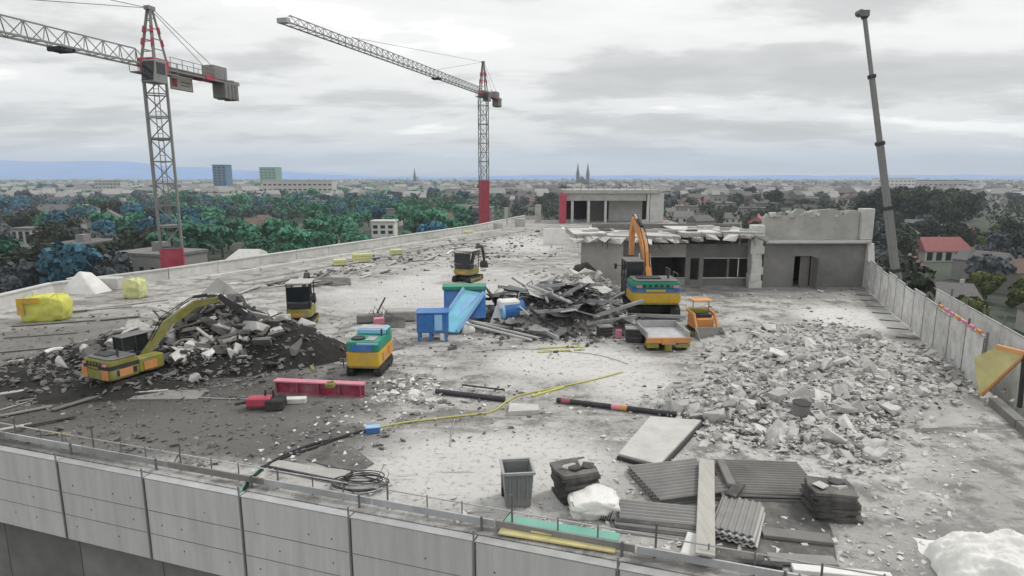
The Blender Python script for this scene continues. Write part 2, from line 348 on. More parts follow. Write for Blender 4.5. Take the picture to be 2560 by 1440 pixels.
gr = thing('guard_rail', 'low steel guard rail with toe boards along the top of the facade wall', 'railing', W0, ang)
rg = random.Random(4)
for k in range(-6, 6):
    x0 = k * 3.0
    MB().b2((x0 + .3, .5, .06), (x0 + 3.26, .545, .22)).build('toe_board', 'steel_pale' if k % 3 else 'sheet_grey', gr)
    h = (.75, .5, .68, .85)[k % 4]
    MB().cyl((x0 + .66, .57, 0), (x0 + .66 + rg.uniform(-.02, .02), .57, h), .022, n=8).build('post', 'steel', gr)
    MB().cyl((x0 + .02, .4, .0), (x0 + .02, .4, .32), .03, n=8).build('post', 'steel', gr)
    MB().cyl((x0 + .05, .57, .46), (x0 + 2.98, .57, .46), .016, n=6).build('rail', 'steel_pale', gr)
    for xx in (1.66, 2.5): MB().cyl((x0 + xx, .57, 0), (x0 + xx, .57, .5), .016, n=6).build('post', 'steel', gr)
    if k in (-5, -4, -3, 1): MB().tube([(x0 + .66, .57, h - .05), (x0 + 2, .57, h - .12), (x0 + 3.66, .57, (.75, .5, .68, .85)[(k + 1) % 4] - .08)], .014).build('wire', 'steel', gr)
    if k in (3, 0): MB().beam((x0 + .66, .57, .5), (x0 + .35, .57, .05), .02).build('brace', 'steel', gr)

# ------------------------------------------------------------------ parapet on the far edge, kerb inside it
par = thing('parapet', 'pale concrete parapet along the deck edge towards the park', 'parapet', (0, 0, 0))
line = [Vector((p[0], p[1], 0)) for p in (DECK[0], DECK[7], DECK[6], DECK[5], DECK[4])]
for a, b_ in zip(line, line[1:]):
    L = (b_ - a).length; nseg = max(1, round(L / 4)); d = (b_ - a).normalized(); nn = Vector((d.y, -d.x, 0))
    for i in range(nseg):
        p = a + d * (L * i / nseg + .02) + nn * .2; q = a + d * (L * (i + 1) / nseg - .02) + nn * .2
        MB().beam(p + Vector((0, 0, .36)), q + Vector((0, 0, .36)), .3, .72).build('parapet_block', 'concrete_pale', par)
        MB().beam(p + Vector((0, 0, .77)), q + Vector((0, 0, .77)), .42, .09).build('coping', 'concrete_pale', par)
kb = thing('roof_kerb', 'low concrete kerb parallel to the pale parapet', 'kerb', (0, 0, 0))
for i in range(10):
    a = Vector((-22.5, 45.3, 0)); b_ = Vector((-1.5, 87, 0)); p = a.lerp(b_, i / 10 + .002); q = a.lerp(b_, (i + 1) / 10 - .002)
    MB().beam(p + Vector((0, 0, .1)), q + Vector((0, 0, .1)), .35, .24).build('kerb_block', 'concrete_pale', kb)
    p2, q2 = p + Vector((3.2, -1.5, .07)), q + Vector((3.2, -1.5, .07))
    MB().beam(p2, q2, .25, .15).build('kerb_block', 'concrete', kb)

# ------------------------------------------------------------------ white hoarding along the other long edge
ho = thing('hoarding', 'pale mesh hoarding on posts along the deck edge beside the rubble', 'hoarding', (0, 0, 0))
ha, hb = Vector((16.5, 21.0, 0)), Vector((24.2, 42.2, 0)); nh = 12
for i in range(nh):
    p = ha.lerp(hb, i / nh); q = ha.lerp(hb, (i + 1) / nh); d = (q - p).normalized(); h = 1.9 + .1 * math.sin(i * 2.1)
    pm = MB(); k = 8; nn = Vector((d.y, -d.x, 0)); rgp = random.Random(i)
    g = [[p.lerp(q, .02 + .96 * a / k) + nn * (.05 * rgp.uniform(-1, 1) if 0 < a < k else 0) + Vector((0, 0, .06 + h * c / 4 - (.04 * rgp.random() if c == 4 else 0))) for a in range(k + 1)] for c in range(5)]
    vs = [x for row in g for x in row]; nv = len(vs); vs += [x + nn * .03 for x in vs]
    fs = []
    for c in range(4):
        for a in range(k):
            i0 = c * (k + 1) + a; fs += [(i0, i0 + 1, i0 + k + 2, i0 + k + 1), (nv + i0, nv + i0 + k + 1, nv + i0 + k + 2, nv + i0 + 1)]
    for a in range(k): fs += [(a, nv + a, nv + a + 1, a + 1), (4 * (k + 1) + a, 4 * (k + 1) + a + 1, nv + 4 * (k + 1) + a + 1, nv + 4 * (k + 1) + a)]
    pm.add(vs, fs).build('hoarding_panel', 'mesh_white', ho)
    MB().cyl(p + nn * .08, p + nn * .08 + Vector((0, 0, h + .25)), .04, n=8).build('post', 'steel', ho)
    MB().beam(p + nn * .0 + Vector((0, 0, h + .09)), q + Vector((0, 0, h + .09)), .06, .05).build('top_rail', 'steel_pale', ho)
    MB().beam(p - nn * .05, p - nn * 1.0 + Vector((0, 0, .02)), .07).build('foot', 'steel', ho)
on = thing('scaffold_net', 'pale scaffold netting hanging outside the near part of the hoarding', 'netting', (0, 0, 0))
for i in range(6):
    p = Vector((17.2, 19.0, 0)).lerp(Vector((21.3, 30.6, 0)), i / 6); q = Vector((17.2, 19.0, 0)).lerp(Vector((21.3, 30.6, 0)), (i + 1) / 6 - .005)
    MB().beam(p + Vector((0, 0, .55)), q + Vector((0, 0, .55)), .04, 2.7).build('net_panel', 'mesh_white', on)
    MB().cyl(p + Vector((.08, 0, GZ)), p + Vector((.08, 0, 2.3)), .04, n=8).build('standard', 'steel', on); MB().beam(p + Vector((0, 0, 1.93)), q + Vector((0, 0, 1.93)), .05).build('ledger', 'steel_pale', on)
ek = thing('edge_kerb', 'dark upstand kerb at the corner beyond the orange board', 'kerb', (0, 0, 0))
for i in range(5):
    a = Vector((12.5, 9.6, .12)); b_ = Vector((16.0, 19.6, .12)); MB().beam(a.lerp(b_, i / 5 + .003), a.lerp(b_, (i + 1) / 5 - .003), .3, .3).build('kerb_block', 'concrete_dark', ek)

# ------------------------------------------------------------------ half-demolished concrete building at the back
cb = thing('demolished_building', 'half demolished concrete building with dark window openings and broken roof slab', 'building', (0, 41.5, 0))
def wl(name, a, b_, mat='concrete', bevel=.02): return MB().b2(a, b_).build(name, mat, cb, bevel=bevel)
rg0 = random.Random(5)
# bay with windows: wall in pieces round the openings, set 1 m back
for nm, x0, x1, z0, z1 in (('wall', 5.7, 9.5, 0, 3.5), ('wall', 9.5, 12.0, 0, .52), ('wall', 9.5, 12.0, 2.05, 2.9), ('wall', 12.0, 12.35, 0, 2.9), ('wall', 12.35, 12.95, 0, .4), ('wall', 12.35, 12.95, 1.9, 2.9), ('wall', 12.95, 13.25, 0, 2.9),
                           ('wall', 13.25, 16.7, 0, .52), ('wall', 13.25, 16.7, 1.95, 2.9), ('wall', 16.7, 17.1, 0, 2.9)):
    wl(nm, (x0, 1.0 + (.002 if x1 - x0 < .5 else 0), z0), (x1 - .001, 1.25, z1), 'concrete' if x0 < 12 else 'concrete_wing_shaded', 0)
wl('window_sill', (9.4, .9, .50), (12.05, 1.02, .58), 'concrete_pale'); wl('window_sill', (13.2, .9, .50), (16.75, 1.02, .58), 'concrete_pale')
for i in range(9): MB().tube([(8 + i, .9 + .3 * (i % 2), 3.4), (8.1 + i, .8, 3.0 - .2 * (i % 3)), (8.3 + i + rg0.uniform(-.3, .3), .7, 2.75 - .3 * rg0.random())], .018, 5).build('hanging_cable', 'steel_pale' if i % 2 else 'steel', cb)
for x0, x1 in ((9.5, 12.0), (13.25, 16.7)):
    for a, c in (((x0, .98, 1.97 if x0 > 13 else 2.07), (x1, 1.06, 1.94 if x0 > 13 else 2.04)),): MB().b2((x0, .97, c[2] - .05), (x1, .998, c[2] + .02)).build('lintel', 'concrete_pale', cb)
wl('window_post', (14.9, 1.05, .52), (15.05, 1.2, 1.95), 'concrete_dark')
wl('wall', (5.7, 1.26, 0), (5.95, 5, 3.5)); wl('wall', (5.96, 4.7, 0), (17, 4.9, 4.0), 'concrete_dark'); wl('floor_slab', (5.96, 1.27, .01), (17, 4.69, .05), 'concrete_dark', 0); wl('wall', (17.1, .56, 0), (17.3, 4.9, 3.04), 'concrete_dark')  # room interior in dark concrete, indoor shade put into its colour
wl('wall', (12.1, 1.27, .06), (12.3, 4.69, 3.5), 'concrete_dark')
wl('wall', (4.6, -.5, 0), (7.4, -.25, 3.35), 'concrete'); wl('wall', (7.15, -.24, 0), (7.4, .99, 3.3), 'concrete')
# column between the bays, broken at the head
rg = random.Random(12)
cm = MB(); prev = 0
for i in range(9):
    z0, z1 = i * .47, i * .47 + .48; cm.box((16.55 + rg.uniform(-.07, .07), .3 + rg.uniform(-.06, .06), (z0 + z1) / 2), (.8 + rg.uniform(-.12, .16), .7, z1 - z0 + .06), rz=rg.uniform(-.1, .1))
cm.build('broken_column', 'concrete_pale', cb, bevel=.03)
# broken roof slab: cracked pieces with ragged front edges
def sag(p): return 3.72 + .16 * math.sin(p[0] * .55)
edge = []; xs = [4.0, 6.3, 8.9, 11.2, 13.9, 16.5]
for a, b_ in zip(xs, xs[1:]):
    fr = []; x = a + .03
    while x < b_ - .03: fr.append((x, -.75 + rg.uniform(-.16, .2) + .25 * math.sin(x * 1.1))); x += rg.uniform(.16, .42)
    edge += fr; pl_ = fr + [(b_ - .03, -.6), (b_ - .03, 5.2 + rg.uniform(-.4, .3)), (a + .03, 5.2 + rg.uniform(-.4, .3))]; cx_ = (a + b_) / 2; z_ = sag((cx_, 0))
    for zt, th_, mt, ins in ((0, .24, 'concrete', 0), (.245, .07, 'concrete_pale', .12)):
        MB().prz([(p[0] - cx_, max(p[1] + ins * (p[1] < 0), p[1])) for p in pl_], zt - .3, zt - .3 + th_).build('roof_slab', mt, cb, loc=(cx_, 0, z_), rot=(rg.uniform(-.03, .02), rg.uniform(-.03, .03), 0))
for i, p in enumerate(edge):
    if i % 2 == 0:
        MB().tube([(p[0], p[1] + .2, sag(p) - .15), (p[0] + rg.uniform(-.2, .2), p[1] - .35, sag(p) - .2), (p[0] + rg.uniform(-.4, .4), p[1] - .5 - rg.random() * .4, sag(p) - .4 - rg.random() * .5)], .02, 5).build('rebar', 'steel_dark', cb)
    if i % 3 == 1:
        v, f = rock(rg, .4); MB().add(v, f, Matrix.Translation((p[0], p[1] - .15, sag(p) - rg.uniform(.2, .5))) @ Matrix.Rotation(rg.uniform(0, 6), 4, 'Z') @ Matrix.Scale(rg.uniform(.6, 1.1), 4)).build('hanging_fragment', 'chunk', cb)
for i in range(16):
    x = 4.6 + i * .75; MB().box((x, -.2 + 3.5 * rg.random(), sag((x, 1)) + .12), (rg.uniform(.6, 2.2), rg.uniform(.15, .5), rg.uniform(.06, .22)), rz=rg.uniform(-.4, .4), rx=rg.uniform(-.1, .1)).build('roof_debris', ('concrete_pale', 'concrete', 'bitumen', 'steel_pale')[i % 4], cb)
# wing with the door
for x0, x1, z0, z1 in ((17.1, 19.2, 0, 3.05), (19.2, 20.45, 2.15, 3.05), (20.45, 24.0, 0, 3.05)): wl('wall', (x0, .3, z0), (x1 - .001, .55, z1), 'concrete_wing_shaded', 0)
wl('door_leaf', (19.75, .62, .02), (20.42, .68, 2.12), 'concrete_dark'); wl('wall', (17.1, 3, 0), (24, 3.2, 3.0), 'opening_shade', 0)
wl('roof_slab', (17.0, -.15, 3.055), (24.1, 5, 3.25), 'concrete_wall'); wl('roof_edge', (17.0, -.25, 3.06), (23.6, -.152, 3.2), 'concrete_pale')
wl('door_leaf', (20.43, -.55, .04), (20.49, .29, 2.1), 'concrete_dark')
# upper wall with a ragged top
top = [(17.0, 3.26), (23.45, 3.26)]; x = 23.45
while x > 17: top.append((x, 5.2 + .26 * math.sin(x * 1.3) + rg.uniform(-.3, .28))); x -= rg.uniform(.2, .5)
top.append((17.0, 4.7)); nv = len(top)
MB().add([(p[0], .5, p[1]) for p in top] + [(p[0], .85, p[1]) for p in top], [tuple(range(nv)), tuple(range(2 * nv - 1, nv - 1, -1))] + [(i, nv + i, nv + (i + 1) % nv, (i + 1) % nv) for i in range(nv)]).build('upper_wall', 'concrete', cb)
for i in range(46):
    v, f = rock(rg, .6); MB().add(v, f, Matrix.Translation((rg.uniform(17.2, 23.3), .67 + rg.uniform(-.15, .2), 4.98 + rg.uniform(-.15, .12))) @ Matrix.Rotation(rg.uniform(0, 6), 4, 'Z') @ Matrix.Scale(rg.uniform(.25, .6), 4)).build('wall_fragment', 'chunk', cb)
wl('corner_pier', (23.5, .2, 3.26), (24.3, .95, 5.35), 'concrete_pale', .04)
MB().prx([(-.6, 0), (.29, 0), (.29, 3.04), (.1, 3.04)], 23.95, 24.4).build('corner_buttress', 'concrete_pale', cb, bevel=.03)
wl('wall', (24.02, .9, 0), (24.3, 5, 3.04), 'concrete')

# ------------------------------------------------------------------ open concrete frame at the far end of the deck
ff = thing('open_frame_building', 'open concrete storey with dark bays at the far end of the deck', 'building', (0, 101.5, 0))
def fl(name, a, b_, mat='concrete'): return MB().b2(a, b_).build(name, mat, ff, bevel=.03)
fl('roof_slab', (8.4, -.6, 4.7), (23.9, 9, 5.3), 'concrete'); fl('edge_beam', (8.6, -.3, 3.55), (21.7, .1, 4.69), 'concrete')
for x in (9.6, 12.25, 15.0, 21.9): fl('column', (x, -.2, 0), (x + .4, .2, 3.55 if x < 21 else 4.69), 'concrete_pale')
fl('wall', (22.4, -.25, 0), (24.6, .2, 4.69), 'concrete_pale'); fl('wall', (16.2, 3.0, 0), (21.8, 3.2, 3.6), 'concrete_wall'); fl('wall', (12.7, 5, 0), (16.1, 5.2, 3.6), 'concrete_dark'); fl('wall', (8.6, 8.6, 0), (24, 8.8, 4.69), 'opening_shade')
for i in range(12):
    x = 8.6 + i * 1.25; MB().tube([(x, -.2, 5.3), (x + rg.uniform(-.3, .3), -.2, 5.3 + rg.uniform(.4, 1.4))], .05, 5).build('rebar', 'steel', ff)
for i in range(5): MB().beam((9 + i * 3, .3, 5.5 + .3 * (i % 2)), (12.2 + i * 3, .5, 5.7 + .5 * ((i + 1) % 2)), .16, .1).build('loose_beam', 'steel_pale', ff)
tag(MB().b2((7.6, 99.8, 0), (8.7, 100.9, 4.7)).build('site_container', 'crane_red', bevel=.05), 'tall narrow red steel box standing at the open concrete frame', 'container')
for i, (px, py, h, wd) in enumerate(((1265, 560, 2.6, .5), (1345, 556, 2.9, .9), (1300, 566, 1.2, 1.6), (1245, 575, 1.0, 1.4))):
    p = at(px, py); tag(MB().box((p.x, p.y, h / 2), (wd, .6, h), rz=i * .3).build('column_stub', 'concrete', bevel=.05), ('slim broken concrete column stub beside the far red crane mast', 'broad broken concrete column stub before the tall red steel box', 'low wide concrete stub in front of the far column stubs', 'low broken concrete stub nearest the far red crane mast')[i], 'concrete stub')
p = at(1385, 612); tag(MB().box((p.x, p.y, .9), (2.4, .3, 1.8)).box((p.x + 1.1, p.y + 1, .9), (.25, 2, 1.8)).build('white_partition', 'white_bag', bevel=.03), 'bright white partition wall fragment standing on the far deck', 'partition')

# ------------------------------------------------------------------ tower cranes
def lattice(mb, a, b_, wa, step, r, rb, tri=False):
    pass
def tower_crane(label, base, z_slew, jib_rz, mast_rz, jib_len, ctr_len, peak, red_from, red_to, trolley, sign):
    g = thing('tower_crane', label, 'crane', (base[0], base[1], GZ), 0, 'tower cranes over the site')
    zs = z_slew - GZ; wM = .8
    mroot = MB(); redm = MB(); mlow = MB(); Mz = Matrix.Rotation(mast_rz, 4, 'Z'); step = 1.75; k = int(zs / step); step = zs / k
    for i in range(k):
        z0, z1 = i * step, (i + 1) * step; zc_ = GZ + z0 + .5 * step; tgt = redm if red_from <= zc_ <= red_to else (mroot if zc_ > red_to else mlow)
        c = [Mz @ Vector((sx_ * wM, sy_ * wM, 0)) for sx_, sy_ in ((-1, -1), (1, -1), (1, 1), (-1, 1))]
        for j in range(4):
            a, b_ = c[j], c[(j + 1) % 4]; up0, up1 = Vector((0, 0, z0)), Vector((0, 0, z1))
            tgt.beam(a + up0, a + up1, .17); tgt.beam(a + up0, b_ + up0, .09)
            tgt.beam((a if (i + j) % 2 else b_) + up0, (b_ if (i + j) % 2 else a) + up1, .085)
        if tgt is redm:
            for j in range(4): a, b_ = c[j], c[(j + 1) % 4]; tgt.add([a + up0, b_ + up0, b_ + up1, a + up1], [(0, 1, 2, 3)])
        if i % 4 == 2: tgt.box((0, 0, z0 + .1), (1.5, 1.5, .05), rz=mast_rz)
    mroot.build('mast', 'crane_grey', g); mlow.build('mast_foot', 'crane_grey', g); redm.build('mast_section', 'crane_red', g)
    lad = MB()
    for s_ in (-.18, .18): lad.beam(Mz @ Vector((s_, .5, 0)), Mz @ Vector((s_, .5, zs)), .05)
    for i in range(int(zs / .6)): lad.beam(Mz @ Vector((-.18, .5, i * .6)), Mz @ Vector((.18, .5, i * .6)), .04)
    lad.build('ladder', 'crane_grey', g)
    J = Matrix.Translation((0, 0, zs)) @ Matrix.Rotation(jib_rz, 4, 'Z')
    def jb(name, mat, mb, par=None, **k2):
        mb.v = [tuple(J @ Vector(v)) for v in mb.v]; return mb.build(name, mat, par or g, **k2)
    jb('slewing_ring', 'crane_red', MB().cyl((0, 0, -.1), (0, 0, .25), 1.05, n=20).box((0, 0, .6), (1.7, 1.5, .75)), bevel=.04)
    jb('ring_platform', 'crane_grey', MB().box((0, 0, -.18), (2.6, 2.3, .1)))
    rl = MB()
    for s_ in (-1, 1): rl.beam((-1.3, s_ * 1.15, .75), (1.3, s_ * 1.15, .75), .05); [rl.beam((x, s_ * 1.15, -.1), (x, s_ * 1.15, .75), .04) for x in (-1.3, -.4, .4, 1.3)]
    jb('platform_railing', 'crane_grey', rl)
    # cab hung on the jib side
    cabo = jb('cab', 'crane_grey', MB().add([(.9, .75, -1.2), (2.4, .75, -1.2), (2.4, 1.95, -1.2), (.9, 1.95, -1.2), (.9, .75, .55), (2.1, .75, .55), (2.1, 1.95, .55), (.9, 1.95, .55)], [(3, 2, 1, 0), (4, 5, 6, 7), (0, 1, 5, 4), (1, 2, 6, 5), (2, 3, 7, 6), (3, 0, 4, 7)]), bevel=.05)
    jb('cab_window', 'glass', MB().add([(2.43, .85, -1.0), (2.43, 1.85, -1.0), (2.17, 1.85, .4), (2.17, .85, .4), (2.4, .85, -1.0), (2.4, 1.85, -1.0), (2.14, 1.85, .4), (2.14, .85, .4)], [(0, 1, 2, 3), (7, 6, 5, 4), (0, 4, 5, 1), (1, 5, 6, 2), (2, 6, 7, 3), (3, 7, 4, 0)]), cabo)
    jb('cab_window', 'glass', MB().b2((1.1, .72, -.5), (2.0, .745, .35)), cabo); jb('cab_window', 'glass', MB().b2((1.1, 1.955, -.5), (2.0, 1.98, .35)), cabo)
    # tower peak
    pk = MB()
    for s_ in (-1, 1):
        pk.beam((.55, s_ * .6, .9), (-.05, s_ * .12, peak), .2); pk.beam((-.75, s_ * .6, .9), (-.25, s_ * .12, peak), .16)
        for f_ in (.2, .4, .6, .8): pk.beam((.55 - .6 * f_, s_ * (.6 - .48 * f_), .9 + (peak - .9) * f_), (-.75 + .5 * f_, s_ * (.6 - .48 * f_), .9 + (peak - .9) * f_), .07)
    for f_ in (.15, .35, .55, .75): pk.beam((.55 - .6 * f_, -(.6 - .48 * f_), .9 + (peak - .9) * f_), (.55 - .6 * f_, .6 - .48 * f_, .9 + (peak - .9) * f_), .07)
    pk.box((-.15, 0, peak), (.7, .5, .3))
    jb('tower_peak', 'crane_grey', pk)
    pr = MB()
    for a, b2_ in ((.28, .4), (.52, .64)):
        for s_ in (-1, 1): pr.beam((.62 - .6 * a, s_ * (.62 - .48 * a), .9 + (peak - .9) * a), (.62 - .6 * b2_, s_ * (.62 - .48 * b2_), .9 + (peak - .9) * b2_), .26); pr.beam((-.78 + .5 * a, s_ * (.62 - .48 * a), .9 + (peak - .9) * a), (-.78 + .5 * b2_, s_ * (.62 - .48 * b2_), .9 + (peak - .9) * b2_), .22)
    jb('peak_plates', 'crane_red', pr)
    # jib
    jm = MB(); n_ = int(jib_len / 1.5); st = jib_len / n_; hw, hh = .55, 1.15
    for i in range(n_):
        x0, x1 = 1 + i * st, 1 + (i + 1) * st; taper = 1 if i < n_ * .75 else .8
        for s_ in (-1, 1):
            jm.beam((x0, s_ * hw, .3), (x1, s_ * hw, .3), .13, .13)
            jm.beam((x0, s_ * hw, .3), ((x0 + x1) / 2, 0, .3 + hh * taper), .055); jm.beam((x1, s_ * hw, .3), ((x0 + x1) / 2, 0, .3 + hh * taper), .055)
        jm.beam((x0, -hw, .3), (x0, hw, .3), .05); jm.beam((x0, -hw, .3), (x1, hw, .3), .04)
        if i < n_ - 1: jm.beam(((x0 + x1) / 2, 0, .3 + hh * taper), ((x0 + x1) / 2 + st, 0, .3 + hh * taper), .09)
    jm.beam((1, -hw, .3), (1 + .5 * st, 0, .3 + hh), .08)
    jb('jib', 'crane_grey', jm)
    jb('jib_tip', 'crane_pale', MB().box((jib_len + 1.3, 0, .45), (.7, 1.2, .5)), bevel=.03)
    pd = MB()
    for f_ in (.36, .78): pd.tube([(-.1, 0, peak), (1 + jib_len * f_, 0, .3 + hh)], .028, 5)
    for s_ in (-1, 1): pd.tube([(-.3, s_ * .1, peak), (-ctr_len * .8, s_ * .5, .75)], .03, 5)
    jb('pendant_bars', 'crane_grey', pd)
    # counter jib
    cj = MB()
    for s_ in (-1, 1):
        cj.beam((-.8, s_ * .6, .35), (-ctr_len, s_ * .6, .35), .16, .32); cj.beam((-.8, s_ * .85, 1.25), (-ctr_len * .72, s_ * .85, 1.25), .045); cj.beam((-.8, s_ * .85, .85), (-ctr_len * .72, s_ * .85, .85), .035)
        for i in range(6): x = -.9 - i * ctr_len * .135; cj.beam((x, s_ * .85, .4), (x, s_ * .85, 1.25), .04)
    cj.box((-ctr_len / 2, 0, .45), (ctr_len - 1.6, 1.5, .05))
    jb('counter_jib', 'crane_grey', cj)
    jb('counter_jib_plate', 'crane_red', MB().box((-ctr_len * .58, 0, .38), (1.1, 1.5, .44)))
    for i in range(4): jb('counterweight', 'concrete_dark', MB().box((-ctr_len + .45 + i * .52, 0, -.35 + .06 * (i % 2)), (.46, 1.35, 1.75)), bevel=.03)
    jb('winch_house', 'crane_grey', MB().box((-ctr_len * .74, 0, 1.05), (1.9, 1.3, 1.15)), bevel=.05)
    tr = jb('trolley', 'steel_dark', MB().box((trolley, 0, .12), (1.1, 1.2, .26)).cyl((trolley - .4, -.6, .1), (trolley - .4, .6, .1), .15).cyl((trolley + .4, -.6, .1), (trolley + .4, .6, .1), .15))
    if sign:
        sb = jb('sign_board', 'render_pale', MB().box((-ctr_len * .42, -1.0, -.35), (2.6, .08, 1.05)))
        jb('sign_frame', 'crane_grey', MB().box((-ctr_len * .42, -1.0, .2), (2.7, .12, .07)).box((-ctr_len * .42, -1.0, -.9), (2.7, .12, .07)).box((-ctr_len * .42 - 1.32, -1.0, -.35), (.07, .12, 1.1)).box((-ctr_len * .42 + 1.32, -1.0, -.35), (.07, .12, 1.1)), sb)
        jb('sign_logo', 'crane_red', MB().box((-ctr_len * .42 + .9, -1.0, -.35), (.62, .11, .72)), sb)
        jb('sign_lettering', 'crane_grey', MB().box((-ctr_len * .42 - .5, -1.0, -.22), (1.3, .1, .12)).box((-ctr_len * .42 - .4, -1.0, -.5), (1.1, .1, .1)), sb)
    return g
pz = atY(385, 172, 53)
dj = Vector((-2.6, -12.6)); 
tower_crane('nearer tower crane with red slewing ring and a hanging sign board', (pz.x, 53), 15.9, math.atan2(dj.y, dj.x), R(28), 46, 10.2, 4.9, -1.0, 1.2, 8.4, True)
b2 = atY(1208, 240, 125)
tip = at(705, 62, b2.z)
tower_crane('farther tower crane with red mast foot beside the open concrete frame', (b2.x, 125), b2.z, math.atan2(tip.y - 125, tip.x - b2.x), R(18), (Vector((tip.x, tip.y)) - Vector((b2.x, 125))).length - 1.6, 9.5, 6.3, -9, 6.6, 22, False)

# mobile crane boom
bt, bb = Vector((32.1, 60, 21.9)), Vector((37.63, 60, -2.14)); bd = (bt - bb).normalized(); base = bb + bd * ((GZ + 2.2 - bb.z) / bd.z); L = (bt - base).length
g = thing('mobile_crane', 'grey telescopic boom of a mobile crane rising beyond the hoarding', 'crane', (base.x, base.y, GZ))
o_ = Vector((base.x, base.y, GZ))
for i in range(5):
    a = base + bd * (L * (0 if i == 0 else .42 + (i - 1) * .145)); b_ = base + bd * (L * (.44 + i * .145) if i < 4 else L)
    wd = .78 - i * .11; MB().beam(a - o_, b_ - o_, wd * .85, wd).build('boom_section', 'crane_grey', g, bevel=.06)
    MB().beam(b_ - bd * .3 - o_, b_ + bd * .05 - o_, wd * .85 + .1, wd + .1).build('boom_collar', 'steel_dark', g)
MB().box(bt - o_ + Vector((-.1, 0, .15)), (.9, .5, .55)).cyl(bt - o_ + Vector((-.45, -.3, .2)), bt - o_ + Vector((-.45, .3, .2)), .28, n=14).build('boom_head', 'steel', g)
MB().b2((-2.5, -1.4, 1.0), (7.5, 1.4, 2.0)).build('carrier', 'crane_grey', g, bevel=.1)
for x in (-1.6, 0, 4.6, 6.2):
    for s_ in (-1.3, 1.3): MB().cyl((x, s_ - .2, .6), (x, s_ + .2, .6), .6, n=16).build('wheel', 'rubber', g)

# ------------------------------------------------------------------ machines
def stadium(L, h, n=6):
    r = h / 2; pts = []
    for i in range(n + 1): a = -math.pi / 2 + math.pi * i / n; pts.append((L / 2 - r + r * math.cos(a), r + r * math.sin(a)))
    for i in range(n + 1): a = math.pi / 2 + math.pi * i / n; pts.append((-L / 2 + r + r * math.cos(a), r + r * math.sin(a)))
    return pts
def tracks(g, W, L, h, tw, frame='steel_dark'):
    for s_ in (-1, 1):
        xa, xb = s_ * W / 2, s_ * (W / 2 - tw); tk = MB().prx(stadium(L, h), min(xa, xb), max(xa, xb)).build('track', 'rubber', g, bevel=.015)
        gm = MB(); nn = int(L / .14)
        for i in range(nn):
            y = -L / 2 + h * .4 + i * (L - h * .8) / nn; gm.box(((xa + xb) / 2, y, h + .008), (tw * .98, .05, .03)); gm.box(((xa + xb) / 2, y, .012), (tw * .98, .05, .03))
        for sgn in (-1, 1):
            for i in range(5):
                a = -math.pi / 2 + math.pi * (i + .5) / 5; gm.box(((xa + xb) / 2, sgn * (L / 2 - h / 2 + (h / 2 + .008) * math.cos(a)), h / 2 + (h / 2 + .008) * math.sin(a)), (tw * .98, .03, .05), rx=(a if sgn > 0 else math.pi - a))
        tag(gm.build('grousers', 'rubber', tk), kind='stuff')
        for yy in (-L / 2 + h / 2, L / 2 - h / 2): MB().cyl((xa - s_ * .03, yy, h / 2), (xa + s_ * .025, yy, h / 2), h * .34, n=14).build('sprocket', frame, tk)
        for i in range(3): yy = (-.5 + .5 * i) * (L - 2 * h) * .8; MB().cyl((xa - s_ * .02, yy, h * .28), (xa + s_ * .02, yy, h * .28), h * .17, n=10).build('roller', frame, tk)
        MB().box((xa + s_ * .005, 0, h * .55), (.03, L - h * 1.1, h * .3)).build('track_frame', frame, tk)
    MB().box((0, 0, h * .62), (W - tw * 2 + .1, L * .5, h * .5)).build('undercarriage', 'steel_dark', g, bevel=.03)
def rplan(W, y0, y1, r, n=4):            # rounded rear in plan
    pts = [(W / 2, y1), (-W / 2, y1)]
    for i in range(n + 1): a = math.pi + math.pi / 2 * i / n; pts.append((-W / 2 + r + r * math.cos(a), y0 + r + r * math.sin(a)))
    for i in range(n + 1): a = 1.5 * math.pi + math.pi / 2 * i / n; pts.append((W / 2 - r + r * math.cos(a), y0 + r + r * math.sin(a)))
    return pts
def cab(g, x0, x1, y0, y1, z0, z1, mat='steel_dark', roof='steel'):
    c = MB().b2((x0, y0, z0), (x1, y1, z0 + (z1 - z0) * .38)).build('cab', mat, g, bevel=.03); t_ = .07
    for x in (x0, x1 - t_):
        for y in (y0, y1 - t_, (y0 + y1) / 2): MB().b2((x, y, z0 + (z1 - z0) * .38), (x + t_, y + t_, z1 - .06)).build('cab_pillar', mat, c)
    MB().b2((x0 + .03, y0 + .03, z0 + (z1 - z0) * .38), (x1 - .03, y1 - .03, z1 - .07)).build('window', 'glass', c)
    MB().b2((x0 - .04, y0 - .05, z1 - .06), (x1 + .04, y1 + .08, z1 + .03)).build('cab_roof', roof, c, bevel=.03)
    return c
def arm(g, name, pts, wdt, hts, mat):    # tapering box arm through points in 3-D
    mb = MB(); n_ = len(pts)
    side = Vector((1, 0, 0))
    vs = []
    for i, p in enumerate(pts):
        p = Vector(p); d = (Vector(pts[min(i + 1, n_ - 1)]) - Vector(pts[max(0, i - 1)])).normalized(); s_ = d.cross(Vector((0, 0, 1)))
        if s_.length < .25: s_ = side.copy()
        s_.normalize(); side = s_; u = s_.cross(d).normalized(); h = hts[i] / 2
        vs += [p - s_ * wdt / 2 - u * h, p + s_ * wdt / 2 - u * h, p + s_ * wdt / 2 + u * h, p - s_ * wdt / 2 + u * h]
    fs = [(0, 1, 2, 3), tuple(4 * (n_ - 1) + j for j in (3, 2, 1, 0))]
    for i in range(n_ - 1):
        for j in range(4): fs.append((4 * i + j, 4 * i + (j + 1) % 4, 4 * i + 4 + (j + 1) % 4, 4 * i + 4 + j))
    return mb.add(vs, fs).build(name, mat, g, bevel=.02)
